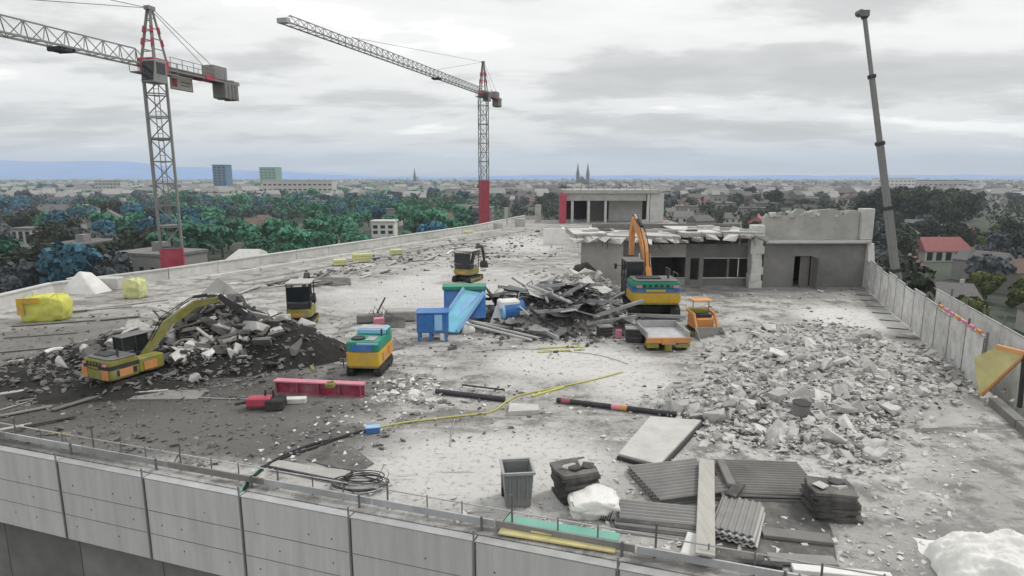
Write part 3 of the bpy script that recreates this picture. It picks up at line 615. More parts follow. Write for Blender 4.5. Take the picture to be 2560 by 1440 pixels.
def ram(g, a, b_, r):
    a = Vector(a); b_ = Vector(b_); m_ = a.lerp(b_, .58)
    c = MB().cyl(a, m_, r, n=10).build('hydraulic_ram', 'steel_dark', g); MB().cyl(m_, b_, r * .55, n=8).build('piston_rod', 'steel_pale', c)
def bucket(g, p, wd, r, rot, mat='steel_dark'):
    pr = [(0, .45), (-.55, .3), (-.85, -.15), (-.75, -.6), (-.35, -.9), (.25, -.95), (.2, -.82), (-.28, -.78), (-.62, -.5), (-.7, -.12), (-.45, .15), (.02, .25)]
    q_ = Matrix.Translation(p) @ Matrix.Rotation(rot[1], 4, 'Z') @ Matrix.Rotation(rot[0], 4, 'X') @ Matrix.Scale(r, 4)
    o = MB(); n_ = len(pr); x0 = wd / 2 / r
    vs = [(-x0, a, b_) for a, b_ in pr] + [(x0, a, b_) for a, b_ in pr]
    o.add(vs, [tuple(range(n_)), tuple(range(2 * n_ - 1, n_ - 1, -1))] + [(i, n_ + i, n_ + (i + 1) % n_, (i + 1) % n_) for i in range(n_)], q_)
    side = [(0, .4), (-.5, .28), (-.8, -.15), (-.7, -.57), (-.33, -.85), (.22, -.9), (.05, -.2)]; k = len(side)
    for s_ in (-1, 1): o.add([(s_ * x0 * .98 + dx, a, b_) for dx in (0, .06) for a, b_ in side], [tuple(range(k)), tuple(range(2 * k - 1, k - 1, -1))] + [(i, k + i, k + (i + 1) % k, (i + 1) % k) for i in range(k)], q_)
    b = o.build('bucket', mat, g)
    for i in range(4): MB().add(*(lambda v, f: (v, f))([(-x0 + (i + .2) * x0 / 2, .2, -.97), (-x0 + (i + .8) * x0 / 2, .2, -.97), (-x0 + (i + .5) * x0 / 2, .48, -.98), (-x0 + (i + .5) * x0 / 2, .2, -.86)], [(0, 1, 2), (0, 3, 1), (1, 3, 2), (2, 3, 0)]), q_).build('bucket_tooth', 'steel', b)

# large excavators
def big(label, loc, rz, low, stripe, hood, boomc, bm_pts, st_pts, sc=1.0):
    g = thing('excavator', label, 'excavator', loc, rz); g.scale = (sc, sc, sc)
    tracks(g, 2.55, 3.6, .8, .5)
    MB().cyl((0, 0, .78), (0, 0, 1.02), .75, n=20).build('turntable', 'steel_dark', g)
    cw = MB().prz(rplan(2.55, -1.95, -.1, .3), 1.02, 1.6).build('counterweight', low, g, bevel=.05, seg=2)
    MB().prz(rplan(2.4, -1.9, -.12, .3), .95, 1.02).build('counterweight_base', 'olive_paint', cw)
    MB().prz(rplan(2.56, -1.955, -.1, .3), 1.605, 1.78).build('stripe', stripe, cw)
    MB().b2((-.6, -1.985, 1.63), (.4, -1.957, 1.74)).build('emblem_plate', low, cw)
    hd = MB().prz(rplan(2.5, -1.9, -.1, .3), 1.785, 2.1).build('engine_hood', hood, g, bevel=.05, seg=2)
    MB().prz(rplan(2.3, -1.75, -.15, .3), 2.1, 2.2).build('hood_top', 'steel', hd, bevel=.03)
    MB().b2((-.9, -1.4, 2.2), (.3, -.6, 2.26)).build('air_grille', 'steel_dark', hd); MB().cyl((.75, -1.0, 2.2), (.75, -1.0, 2.62), .06, n=10).build('exhaust', 'steel_dark', hd)
    for s_ in (-1, 1): MB().b2((s_ * .95 - .14, -1.985, 1.83), (s_ * .95 + .14, -1.9, 1.95)).build('tail_light', 'red_light', cw)
    MB().b2((.45, -.08, 1.02), (1.25, 1.5, 1.85)).build('side_box', low, g, bevel=.04); MB().b2((-1.27, -.08, 1.02), (-.3, 1.7, 1.2)).build('deck_plate', 'steel_dark', g)
    cab(g, -1.27, -.35, .0, 1.65, 1.2, 2.95)
    for y in (-1.2, .4): MB().tube([(1.2, y, 2.1), (1.2, y, 2.45), (1.2, y + .9, 2.45), (1.2, y + .9, 2.0)], .02).build('handrail', 'steel', g)
    arm(g, 'boom', bm_pts, .32, [.42, .56, .46, .32], boomc); arm(g, 'stick', st_pts, .27, [.36, .44, .25], boomc if sc > .9 else 'steel_dark')
    m1, e1 = Vector(bm_pts[1]), Vector(bm_pts[-1])
    for dx in (-.28, .28): ram(g, (bm_pts[0][0] + dx, bm_pts[0][1] + .5, 1.5), m1 + Vector((dx, .3, 0)), .1)
    ram(g, Vector(bm_pts[2]) + Vector((0, -.1, .5)), Vector(st_pts[0]) + Vector((0, -.1, .2)), .09); ram(g, Vector(st_pts[1]) + Vector((0, .35, 0)), Vector(st_pts[2]) + Vector((0, .4, .2)), .08)
    for dx in (-.12, .12): MB().tube([Vector(bm_pts[0]) + Vector((dx, .1, .3)), Vector(bm_pts[1]) + Vector((dx, -.25, .5)), Vector(bm_pts[2]) + Vector((dx, -.2, .45)), Vector(bm_pts[3]) + Vector((dx, -.1, .3))], .03, 6).build('hydraulic_hose', 'rubber', g)
    for y in (-1.45, -.75): MB().b2((1.25, y, 1.15), (1.282, y + .5, 1.5)).build('side_grille', 'steel_dark', g)
    for i in range(5): MB().b2((-.75 + i * .3, -1.92, 1.86), (-.6 + i * .3, -1.885, 2.0)).build('vent_slot', 'steel_dark', hd)
    MB().tube([(-1.3, 1.6, 2.5), (-1.55, 1.7, 2.5)], .02, 6).build('mirror_arm', 'steel_dark', g); MB().b2((-1.66, 1.66, 2.3), (-1.52, 1.7, 2.6)).build('mirror', 'steel_dark', g)
    bucket(g, Vector(st_pts[-1]), 1.0, .75, (.4, 0)); return g
big('large excavator with orange boom and striped yellow, blue and green counterweight', at(1637, 803) + Vector((0, 1.6, 0)), R(0), 'yellow_paint', 'blue_paint', 'green_paint', 'orange_paint', [(.15, .9, 1.7), (.15, 2.0, 3.1), (.1, 3.1, 4.1), (-.05, 4.6, 4.85)], [(-.05, 4.5, 5.0), (-.1, 4.85, 4.1), (-.1, 4.9, 2.4)])
ge = big('large olive and orange excavator half sunk in black soil at the dark heap', Vector((-14.1, 21.9, -.1)), R(-26), 'olive_paint', 'steel_dark', 'olive_paint', 'olive_paint', [(.15, .9, 1.6), (.55, 2.4, 3.4), (1.2, 4.0, 4.45), (1.9, 5.4, 4.6)], [(1.9, 5.3, 4.85), (2.15, 5.9, 4.2), (2.7, 7.0, 3.1)], .6)
for x, y in ((-.95, -1.99), (.95, -1.99)): MB().b2((x - .27, y, 1.05), (x + .27, y + .06, 1.6)).build('orange_marker', 'orange_paint', ge, bevel=.01)
MB().b2((1.255, -1.3, 1.1), (1.285, -.5, 1.55)).build('orange_marker', 'orange_paint', ge); MB().b2((1.255, .2, 1.1), (1.285, 1.0, 1.6)).build('orange_marker', 'orange_paint', ge)

# tracked compressor with striped body
g = thing('tracked_compressor', 'small tracked machine with yellow body and green and blue top on the open deck', 'tracked machine', at(909, 944) + Vector((.05, 1.0, 0)), R(-4))
tracks(g, 1.3, 1.9, .42, .26)
lo = MB().prz(rplan(1.28, -1.0, 1.0, .12), .42, .98).build('lower_body', 'yellow_paint', g, bevel=.03, seg=2)
MB().prz(rplan(1.2, -.98, .98, .12), .36, .42).build('belly_plate', 'olive_paint', g)
up = MB().prz(rplan(1.26, -.97, .96, .12), .985, 1.36).build('upper_hood', 'green_paint', g, bevel=.03, seg=2)
MB().b2((-.42, -1.0, 1.0), (.38, -.965, 1.26)).build('rear_panel', 'blue_paint', up); MB().b2((-.2, -1.006, 1.27), (.62, -.96, 1.34)).build('rear_trim', 'skyblue_paint', up)
MB().cyl((-.3, -.45, 1.36), (-.3, -.45, 1.42), .26, n=18).build('fan_grille', 'steel_dark', up); MB().b2((.05, -.75, 1.36), (.4, -.15, 1.4)).build('hatch', 'steel_pale', up)
cn = MB().b2((-.58, .25, 1.36), (.58, .95, 1.58)).build('tank', 'skyblue_paint', g, bevel=.04); MB().b2((-.5, .3, 1.58), (.5, .9, 1.6)).build('tank_lid', 'steel_pale', cn); MB().b2((.585, .3, 1.38), (.61, .9, 1.54)).build('tank_side', 'green_paint', cn)
MB().b2((.645, -.5, .55), (.67, .2, .85)).build('side_hatch', 'orange_paint', lo); MB().b2((.645, .35, .55), (.67, .8, .9)).build('side_hatch', 'orange_paint', lo)
MB().tube([(-.75, -.9, .3), (-.75, -1.0, .75), (-.6, -1.05, .9)], .02).build('towing_handle', 'steel_dark', g); MB().cyl((.45, .1, 1.36), (.45, .1, 1.62), .035, n=8).build('exhaust', 'steel_dark', g)

# small excavators
def mini(label, loc, rz, body, canopy, boom, col2='olive_paint', reach=None, W=1.3, blade=True):
    g = thing('mini_excavator', label, 'mini excavator', loc, rz)
    tracks(g, W, 1.75, .42, .26, col2)
    MB().cyl((0, 0, .42), (0, 0, .56), .4, n=16).build('turntable', 'steel_dark', g)
    cw = MB().prz(rplan(W * .96, -.85, .55, .35, 5), .56, .98).build('counterweight', body, g, bevel=.04, seg=2)
    MB().b2((-.3, -.86, .66), (.3, -.82, .82)).build('rear_grille', 'orange_paint', cw)
    MB().prz(rplan(W * .86, -.75, -.1, .3, 5), .985, 1.3).build('engine_hood', 'steel_dark', g, bevel=.03)
    MB().b2((-.25, -.15, .98), (.25, .25, 1.12)).build('seat', 'rubber', g, bevel=.03); MB().b2((-.25, -.2, 1.12), (.25, -.09, 1.6)).build('seat_back', 'rubber', g, bevel=.03)
    rf = MB().b2((-W * .46, -.7, 2.22), (W * .46, .75, 2.3)).build('canopy', canopy, g, bevel=.03)
    for x in (-W * .42, W * .42):
        for y in (-.62, .62): MB().cyl((x, y, .95), (x, y, 2.22), .03, n=8).build('canopy_post', 'steel_dark', g)
    MB().b2((-W * .42, -.66, 1.35), (W * .42, -.64, 2.1)).build('rear_screen', 'glass', g)
    if blade: MB().prx([(1.0, .05), (1.08, .05), (1.14, .25), (1.1, .42), (1.02, .42), (1.05, .25)], -W / 2, W / 2).build('dozer_blade', col2, g); MB().beam((-.3, .5, .3), (-.3, 1.05, .25), .1).beam((.3, .5, .3), (.3, 1.05, .25), .1).build('blade_arm', 'steel_dark', g)
    pts = reach or [(0, .6, .8), (0, 1.1, 1.9), (0, 1.7, 2.35), (0, 2.4, 2.2)]
    arm(g, 'boom', pts, .18, [.25, .3, .26, .18][:len(pts)], boom); e_ = Vector(pts[-1])
    st = [(e_.x, e_.y - .1, e_.z + .15), (e_.x, e_.y + .15, e_.z - .3), (e_.x, e_.y + .35, e_.z - 1.2)]
    if reach: st = [e_ + Vector((0, -.05, .1)), e_ + Vector((0, .4, -.25)), e_ + Vector((0, 1.25, -1.1))]
    arm(g, 'stick', st, .15, [.16, .22, .13], 'steel_dark' if reach else boom)
    ram(g, Vector((0, .75, .7)), Vector(pts[1]) + Vector((0, .15, .05)), .05); ram(g, Vector(pts[-2]) + Vector((0, 0, .2)), Vector(st[0]) + Vector((0, 0, .1)), .05)
    bucket(g, Vector(st[-1]), .75 if reach else .5, .6 if reach else .4, (.3, 0)); return g
mini('grey canopied mini excavator with olive and orange tail beside the dark heap', at(741, 824) + Vector((0, .9, 0)), R(8), 'olive_paint', 'concrete_wall', 'steel_dark')
mini('mini excavator with pale canopy far out on the open deck', at(1165, 708) + Vector((0, .9, 0)), R(-25), 'olive_paint', 'steel_pale', 'steel_dark', W=1.5)

# orange skid loader and dumper
g = thing('skid_loader', 'small orange loader with dark grey bucket facing the rubble field', 'loader', at(1758, 846) + Vector((0, .5, 0)), R(184))
tracks(g, 1.0, 1.3, .4, .22, 'olive_paint')
MB().prz(rplan(.85, -.75, .55, .15), .4, .95).build('body', 'orange_paint', g, bevel=.04); MB().b2((-.4, -.7, .95), (.4, -.15, 1.25)).build('engine_cover', 'olive_paint', g, bevel=.04)
MB().b2((-.4, -.15, .96), (.4, .3, 1.08)).build('operator_platform', 'steel_dark', g)
for s_ in (-1, 1): arm(g, 'lift_arm', [(s_ * .5, -.6, 1.2), (s_ * .5, .4, 1.1), (s_ * .5, .95, .4)], .1, [.14, .2, .14], 'orange_paint'); MB().cyl((s_ * .38, -.1, 1.0), (s_ * .38, -.1, 1.7), .025, n=8).build('roll_bar', 'olive_paint', g)
MB().b2((-.45, -.5, 1.7), (.45, .2, 1.75)).build('canopy', 'ply_orange', g)
MB().prx([(1.0, .08), (1.75, .06), (1.75, .1), (1.08, .13), (1.0, .65), (.94, .65)], -.62, .62).prx([(1.0, .1), (1.7, .08), (1.35, .5), (1.0, .65)], -.64, -.6).prx([(1.0, .1), (1.7, .08), (1.35, .5), (1.0, .65)], .6, .64).build('bucket', 'sheet_grey', g)
g = thing('site_dumper', 'low wheeled dumper with grey tray and orange tailboard', 'dumper', at(1670, 880) + Vector((0, .9, 0)), R(2))
tr = MB().b2((-.92, -.75, .52), (.92, 1.2, .6)).build('tray', 'steel_pale', g, bevel=.02)
for s_ in (-1, 1): MB().b2((s_ * .92 - .03, -.75, .6), (s_ * .92 + .03, 1.2, .85)).build('tray_side', 'steel_pale', tr)
MB().b2((-.92, 1.2, .52), (.92, 1.26, .9)).build('tray_front', 'steel_pale', tr)
tb = MB().b2((-.97, -.84, .36), (.97, -.76, .62)).build('tailboard', 'orange_paint', g, bevel=.02)
MB().b2((-.3, -.87, .32), (.3, -.845, .6)).build('latch_plate', 'orange_paint', tb)
MB().b2((-.7, -.6, .25), (.7, 1.1, .5)).build('chassis', 'steel_dark', g, bevel=.03); MB().b2((-.15, -.86, .02), (.15, -.7, .33)).build('tow_bar', 'olive_paint', g)
for s_ in (-1, 1):
    for y in (-.45, .85):
        wh = MB().cyl((s_ * .78 - .12, y, .25), (s_ * .78 + .12, y, .25), .25, n=16).build('wheel', 'rubber', g, bevel=.02); MB().cyl((s_ * .78 - .125 * s_, y, .25), (s_ * .78 + .13 * s_, y, .25), .13, n=12).build('rim', 'olive_paint', wh)
    MB().b2((s_ * .68 - .26, -.82, .16), (s_ * .68 + .26, -.77, .34)).build('mudguard', 'olive_paint', g)

# ------------------------------------------------------------------ heaps and rubble
def in_heap(x, y, hs):
    z = 0
    for cx_, cy_, rx, ry, h, a in hs:
        dx, dy = x - cx_, y - cy_; u = (dx * math.cos(a) + dy * math.sin(a)) / rx; v = (-dx * math.sin(a) + dy * math.cos(a)) / ry; r2 = u * u + v * v
        if r2 < 1: z = max(z, h * (1 - r2 ** .75))
    if z > 0: z += min(1, z * 3) * (.16 * noise.noise(Vector((x * 1.3, y * 1.3, 0))) + .09 * noise.noise(Vector((x * 3.1, y * 3.1, 4))))
    return max(z, 0)
def heap(name, mat, hs, label, x0, x1, y0, y1, step=.22):
    nx, ny = int((x1 - x0) / step), int((y1 - y0) / step); idx = {}; vs = []; fs = []
    for j in range(ny + 1):
        for i in range(nx + 1):
            x, y = x0 + i * step, y0 + j * step; jx, jy = x + .08 * noise.noise(Vector((x * 5, y * 5, 9))), y + .08 * noise.noise(Vector((x * 5, y * 5, 19)))
            vs.append((jx, jy, in_heap(x, y, hs) - .03))
    for j in range(ny):
        for i in range(nx):
            a = j * (nx + 1) + i; q4 = (a, a + 1, a + nx + 2, a + nx + 1)
            if max(vs[k][2] for k in q4) > -.02: fs.append(q4)
    o = MB().add(vs, fs).build(name, mat); tag(o, label, 'heap', kind='stuff'); return o
rr = random.Random(21)
ROCKS = []
for i in range(10):
    v, f = rock(rr, (1, .5, .35, .6, .25)[i % 5]); me = MB().add(v, f).build('rock_source', 'chunk').data; ROCKS.append(me)
ROCKS_D = []
for i in range(6):
    v, f = rock(rr, (.3, .5, .2)[i % 3]); ROCKS_D.append(MB().add(v, f).build('rock_source', 'chunk_dark').data)
for o in [o for o in bpy.data.objects if o.name.startswith('rock_source')]: bpy.data.objects.remove(o)
def stone(name, src, x, y, z, s, label, cat, group, tilt=.5):
    o = bpy.data.objects.new(name, rr.choice(src)); col.objects.link(o); o.location = (x, y, z); o.rotation_euler = (rr.gauss(0, tilt), rr.gauss(0, tilt), rr.uniform(0, 6.3)); o.scale = (s * rr.uniform(.8, 1.4), s * rr.uniform(.7, 1.1), s * rr.uniform(.7, 1.2)); return tag(o, label, cat, group)
def litter(name, mat, pts, smin, smax, label, cat='debris'):
    mb = MB()
    for (x, y, z) in pts:
        v, f = rocks_small[rr.randrange(len(rocks_small))]; s = smin + (smax - smin) * rr.random() ** 2.5
        mb.add(v, f, Matrix.Translation((x, y, z + s * .12)) @ Matrix.Rotation(rr.uniform(0, 6.3), 4, 'Z') @ Matrix.Rotation(rr.gauss(0, .4), 4, 'X') @ Matrix.Diagonal((s * rr.uniform(.8, 1.6), s, s * rr.uniform(.5, 1), 1)))
    return tag(mb.build(name, mat), label, cat, kind='stuff')
rocks_small = [hull([Vector((rr.choice((-1, 1)) * rr.uniform(.25, .5), rr.choice((-1, 1)) * rr.uniform(.2, .5), rr.choice((-1, 1)) * rr.uniform(.15, .35))) for _ in range(7)]) for _ in range(12)]

# the rubble field beside the hoarding
RF = [(1740, 880), (1830, 850), (1900, 815), (2080, 800), (2200, 845), (2330, 880), (2440, 945), (2400, 1000), (2250, 1040), (2210, 1100), (2180, 1170), (1980, 1130), (1790, 1105), (1690, 1060), (1640, 1000), (1760, 960)]
hsR = [(12.5, 23.8, 5.4, 3.6, .62, .3), (9.2, 20.2, 4.4, 3.4, .45, .2), (15.0, 24.3, 3.0, 3.0, .5, .9), (9.5, 17.2, 2.8, 2.0, .25, 0), (11, 27.2, 3.6, 2.4, .5, .2), (12.5, 20.0, 3.6, 2.4, .4, .2)]
heap('rubble_bed', 'concrete', hsR, 'low bed of crushed concrete under the broken chunks', 4.5, 19, 14.5, 30)
n_ = 0
while n_ < 290:
    p = pick(rr, RF); dens = .35 + .65 * (noise.noise(Vector((p.x * .45, p.y * .45, 2))) > -.12)
    if rr.random() > dens or p.y > 31: continue
    s = .2 + .52 * rr.random() ** 2; stone('rubble_chunk', ROCKS, p.x, p.y, in_heap(p.x, p.y, hsR) + s * .12, s, ('large' if s > .42 else 'medium' if s > .26 else 'small') + ' broken concrete chunk in the rubble field ' + ('towards the grey plate' if p.x < 9.5 and p.y < 22 else 'near the loader' if p.x < 11 else 'before the wing with the door' if p.y > 25 else 'at the foot of the hoarding' if p.x > 14 else 'around the dark drum'), 'concrete chunk', 'chunks of the rubble field'); n_ += 1
pts = []
while len(pts) < 7200:
    p = pick(rr, RF); pts.append((p.x + rr.gauss(0, .5), p.y + rr.gauss(0, .5), in_heap(p.x, p.y, hsR)))
litter('rubble_fragments', 'chunk', pts[:5900], .05, .27, 'small grey fragments filling the rubble field')
litter('dark_rubble_fragments', 'chunk_dark', pts[5900:], .05, .2, 'small dark fragments among the rubble field')
# litter over the rest of the deck
DZ = [(('deck_litter', 'chunk'), [(560, 1180), (1000, 900), (1500, 640), (2100, 740), (2500, 1100), (2300, 1430), (1700, 1400), (900, 1270)], 3200, .03, .16, 'pale crumbs of concrete strewn over the whole deck'),
      (('dark_litter', 'chunk_dark'), [(20, 1100), (0, 830), (700, 700), (1200, 620), (1700, 860), (1300, 1000), (1500, 1080), (1000, 1120), (500, 1170)], 4200, .03, .2, 'dark crumbs of debris strewn over the deck'),
      (('scattered_rubble', 'chunk'), [(930, 960), (1050, 935), (1110, 960), (1100, 1005), (1000, 1010), (930, 1000)], 160, .05, .3, 'patch of small rubble behind the dark pole'),
      (('plank_litter', 'chunk_dark'), [(1640, 980), (1790, 970), (1800, 1060), (1700, 1070)], 130, .05, .25, 'patch of dark debris between marked pole and rubble field'),
      (('distant_litter', 'chunk'), [(700, 700), (1180, 590), (1420, 560), (1480, 700), (1100, 690)], 900, .08, .5, 'debris scattered over the far part of the deck'),
      (('distant_dark_litter', 'chunk_dark'), [(640, 720), (1100, 600), (1380, 570), (1460, 640), (1000, 690)], 800, .08, .45, 'dark debris scattered over the far part of the deck'),
      (('wing_litter', 'chunk'), [(1700, 740), (2150, 725), (2200, 800), (1900, 830), (1720, 790)], 420, .05, .3, 'rubble strewn before the wing with the door')]
CLEAN = [[(960, 900), (1130, 865), (1500, 860), (1740, 890), (1740, 1000), (1450, 985), (1100, 950)], [(960, 1080), (1250, 1040), (1560, 1060), (1540, 1150), (1250, 1300), (1000, 1220)], [(600, 780), (800, 690), (1120, 640), (1150, 760), (900, 800)], [(1190, 690), (1330, 600), (1480, 600), (1440, 650), (1250, 700)], [(1800, 830), (1780, 770), (2150, 740), (2250, 800)]]
def pick_px(rng, pxpoly):
    p_ = pick(rng, pxpoly); zc = p_.y * cp + H * sp; return (1280 + p_.x * F / zc, 720 - F * (p_.y * sp - H * cp) / zc)
for (nm, mt), pl, k, s0, s1, lb in DZ:
    q = [p_ for p_ in [pick_px(rr, pl) for _ in range(k)] if not (any(inpoly(p_[0], p_[1], c_) for c_ in CLEAN) and rr.random() < .8)]; q = [at(*p_) for p_ in q]; litter(nm, mt, [tuple(p) for p in q if inpoly(p.x, p.y, DECK)], s0, s1, lb)

# dark heap
hsD = [(-12.6, 26.1, 4.0, 2.5, 2.35, .0), (-10.2, 25.4, 3.5, 2.2, 1.6, .1), (-15.6, 25.4, 3.4, 1.9, 1.2, .1), (-12.2, 23.7, 3.6, 1.4, .75, 0), (-14.5, 21.3, 3.4, 1.6, .3, .2), (-18.5, 22.5, 4, 2.2, .3, .2), (-17, 24.6, 3.0, 1.6, .8, .1)]
heap('debris_heap', 'soil', hsD, 'tall black heap of bitumen and soil beside the olive excavator', -23, -6.5, 19.2, 28.8, .2)
for i in range(270):
    a = rr.random(); x, y = (rr.gauss(-13.8, 1.9), rr.gauss(24.7, 1.1)) if a < .85 else (rr.gauss(-10.5, 1.2), rr.gauss(25, .7))
    z = in_heap(x, y, hsD)
    if z < .05: continue
    s = .22 + .7 * rr.random() ** 2
    stone('broken_slab', ROCKS if rr.random() < .42 else ROCKS_D, x, y, z + .04, s, ('large' if s > .55 else 'small' if s < .3 else 'medium') + ' broken slab stuck in the black debris heap ' + ('under the raised stick' if x > -12.2 else 'by the olive excavator' if x < -14 else 'below the leaning slab'), 'slab fragment', 'slabs of the black heap', .4)
pts = [(rr.gauss(-14.2, 3.2), rr.gauss(24.0, 1.7)) for _ in range(2600)]
for i in range(22):
    x, y = rr.gauss(-12.6, 1.9), rr.gauss(25.0, .8); z = in_heap(x, y, hsD)
    if z < .1: continue
    a = rr.uniform(0, 6.3); L = rr.uniform(.8, 2.4); d = Vector((math.cos(a), math.sin(a) * .6, rr.gauss(.15, .25))) * L / 2; c = Vector((x, y, z + .12 + abs(d.z) * .6))
    if i % 2: tag(MB().tube([c - d, c + Vector((rr.gauss(0, .1), 0, rr.gauss(.05, .1))), c + d], .03, 6).build('bent_bar', 'steel' if i % 4 else 'steel_pale'), 'bent bar sticking out of the tall black heap', 'rebar', 'bars of the black heap')
    else: tag(MB().beam(c - d, c + d, .14, .06).build('broken_timber', 'wood_dark' if i % 4 else 'wood_pale'), 'broken timber lying on the tall black heap', 'timber', 'timbers of the black heap')
litter('heap_fragments', 'chunk_dark', [(x, y, in_heap(x, y, hsD)) for x, y in pts], .06, .28, 'dark fragments covering the tall black heap')
# big pale slab leaning on the heap
p = at(520, 800, .9); tag(MB().box((p.x - .1, p.y + 1.2, 1.75), (1.2, .2, 1.6), rx=-.5, ry=.7).build('leaning_slab', 'concrete', bevel=.03), 'big grey slab leaning on top of the black debris heap', 'slab')

# scrap heap in the middle
hsS = [(2.5, 31.6, 4.6, 3.2, 1.55, .2), (4.2, 36.8, 3.8, 5.0, 1.7, .2), (2.6, 34.0, 3.6, 3.2, 1.75, 0), (.2, 31.8, 2.8, 2.0, 1.0, 0)]
heap('scrap_heap_bed', 'concrete_dark', hsS, 'grey rubble slope under the twisted scrap metal', -3, 9, 27.5, 42.3, .26)
for i in range(150):
    x, y = rr.gauss(3.6, 1.7), rr.gauss(35.5, 2.8); z = in_heap(x, y, hsS)
    if z < .05: continue
    s = .2 + .6 * rr.random() ** 2; stone('heap_chunk', ROCKS if rr.random() < .75 else ROCKS_D, x, y, z + .02, s, 'broken concrete chunk on the grey slope behind the scrap metal', 'concrete chunk', 'chunks of the scrap slope')
pts = [(rr.gauss(3.3, 2.0), rr.gauss(34.0, 3.2)) for _ in range(1300)]
litter('slope_fragments', 'chunk', [(x, y, in_heap(x, y, hsS)) for x, y in pts], .06, .3, 'small pale fragments covering the grey slope')
litter('dark_slope_fragments', 'chunk_dark', [(x, y, in_heap(x, y, hsS)) for x, y in [(rr.gauss(2.4, 2.2), rr.gauss(30.6, 1.6)) for _ in range(1100)]], .06, .35, 'dark scrap fragments at the foot of the slope')
for i in range(54):
    x, y = rr.gauss(2.4, 1.9), rr.gauss(30.8, 1.3); z = in_heap(x, y, hsS) + rr.uniform(.1, .5); a = rr.gauss(2.9, .7); L = rr.uniform(1.2, 3.4); d = Vector((math.cos(a), math.sin(a), rr.gauss(0, .22))) * L / 2
    c = Vector((x, y, z + abs(d.z)))
    if i % 3 == 0: o = MB().beam(c - d, c + d, .12, .16).build('scrap_girder', 'steel_pale'); tag(o, 'bent pale girder jutting out of the scrap metal heap', 'girder', 'scrap girders')
    elif i % 3 == 1:
        k_ = Vector((rr.gauss(0, .2), rr.gauss(0, .2), rr.gauss(0, .2))); o = MB().tube([c - d, c + k_, c + d], rr.uniform(.04, .09), 8).build('scrap_pipe', 'steel_pale' if i % 2 else 'steel_dark'); tag(o, 'bent steel pipe tangled in the scrap metal heap', 'pipe', 'scrap pipes')
    else:
        mb = MB(); k = 5; u = d.normalized(); v_ = Vector((-u.y, u.x, rr.uniform(-.3, .3)))
        for a_ in range(k + 1):
            for b_ in range(3): mb.v.append(tuple(c + u * (a_ / k - .5) * L * .7 + v_ * (b_ - 1) * .35 + Vector((0, 0, rr.gauss(0, .08)))))
        n0 = len(mb.v); mb.v += [(x_, y_, z_ - .02) for x_, y_, z_ in mb.v]
        for a_ in range(k):
            for b_ in range(2): q = a_ * 3 + b_; mb.f += [(q, q + 1, q + 4, q + 3), (n0 + q + 3, n0 + q + 4, n0 + q + 1, n0 + q)]
        o = mb.build('scrap_sheet', ('steel_dark', 'sheet_grey', 'sheet_pale', 'bitumen')[i % 4]); tag(o, 'crumpled metal sheet lying in the scrap metal heap', 'sheet', 'scrap sheets')
for i, (a, b_) in enumerate((((1140, 795), (1345, 845)), ((1150, 805), (1330, 850)), ((1160, 800), (1390, 838)))):
    p, q = at(*a, .5), at(*b_, .12); tag(MB().tube([p, q], .06, 8).build('long_pipe', 'sheet_pale'), ('long pale pipe on the scrap heap, lowest of three', 'long pale pipe on the scrap heap, nearest of three', 'long pale pipe on the scrap heap reaching farthest out')[i], 'pipe')
for i in range(22):
    x = 2.4 + rr.uniform(-2, 2); y = 31.5 + rr.uniform(-1, 1.5); z = in_heap(x, y, hsS)
    pp = [Vector((x, y, z))]; a = rr.uniform(0, 6.3)
    for k in range(5): a += rr.gauss(0, .5); pp.append(pp[-1] + Vector((math.cos(a) * .35, math.sin(a) * .2, .28 - .11 * k + rr.gauss(0, .08))))
    tag(MB().tube(pp, .025, 5).build('bent_rebar', 'steel' if i % 2 else 'steel_pale'), 'bent reinforcing bar sticking up from the scrap heap', 'rebar', 'bars of the scrap heap')
# torn bundle high on the slope
p = at(1420, 668); g = thing('torn_bundle', 'black and white torn bundle lying high on the grey slope', 'bundle', (p.x, 40.2, 1.0), .3)
MB().tube([(-.8, 0, .1), (-.4, .1, .5), (.2, 0, .62), (.8, 0, .3)], [.12, .3, .35, .15], 8).build('dark_wrap', 'bitumen', g); MB().tube([(-.5, -.25, .2), (0, -.3, .4), (.55, -.25, .3)], [.1, .22, .12], 8).build('white_lining', 'white_bag', g)
MB().tube([(-1.9, -.1, -.3), (-1.2, 0, .2), (-.6, 0, .5)], .05).build('loose_strap', 'steel_dark', g)

# ------------------------------------------------------------------ blue containers
g = thing('blue_box_container', 'dark blue steel container on legs at the end of the scrap heap', 'container', at(1080, 855) + Vector((0, .5, 0)), R(4))
bx = MB().b2((-.72, -.5, .42), (.72, .5, 1.32)).build('body', 'blue_paint', g, bevel=.03)
MB().b2((-.35, -.53, .8), (.05, -.502, 1.28)).build('front_panel', 'blue_paint', bx); MB().b2((-.76, -.54, 1.32), (.76, .54, 1.38)).build('rim', 'blue_paint', bx)
MB().b2((.1, -.53, .55), (.45, -.502, 1.28)).build('front_panel', 'skyblue_paint', bx)
for x in (-.62, -.1, .62):
    for y in (-.42, .42): MB().b2((x - .06, y - .06, 0), (x + .06, y + .06, .42)).build('leg', 'blue_paint', g)
MB().b2((.34, -.48, .02), (.52, -.3, .4)).build('white_canister', 'white_bag', g, bevel=.03)
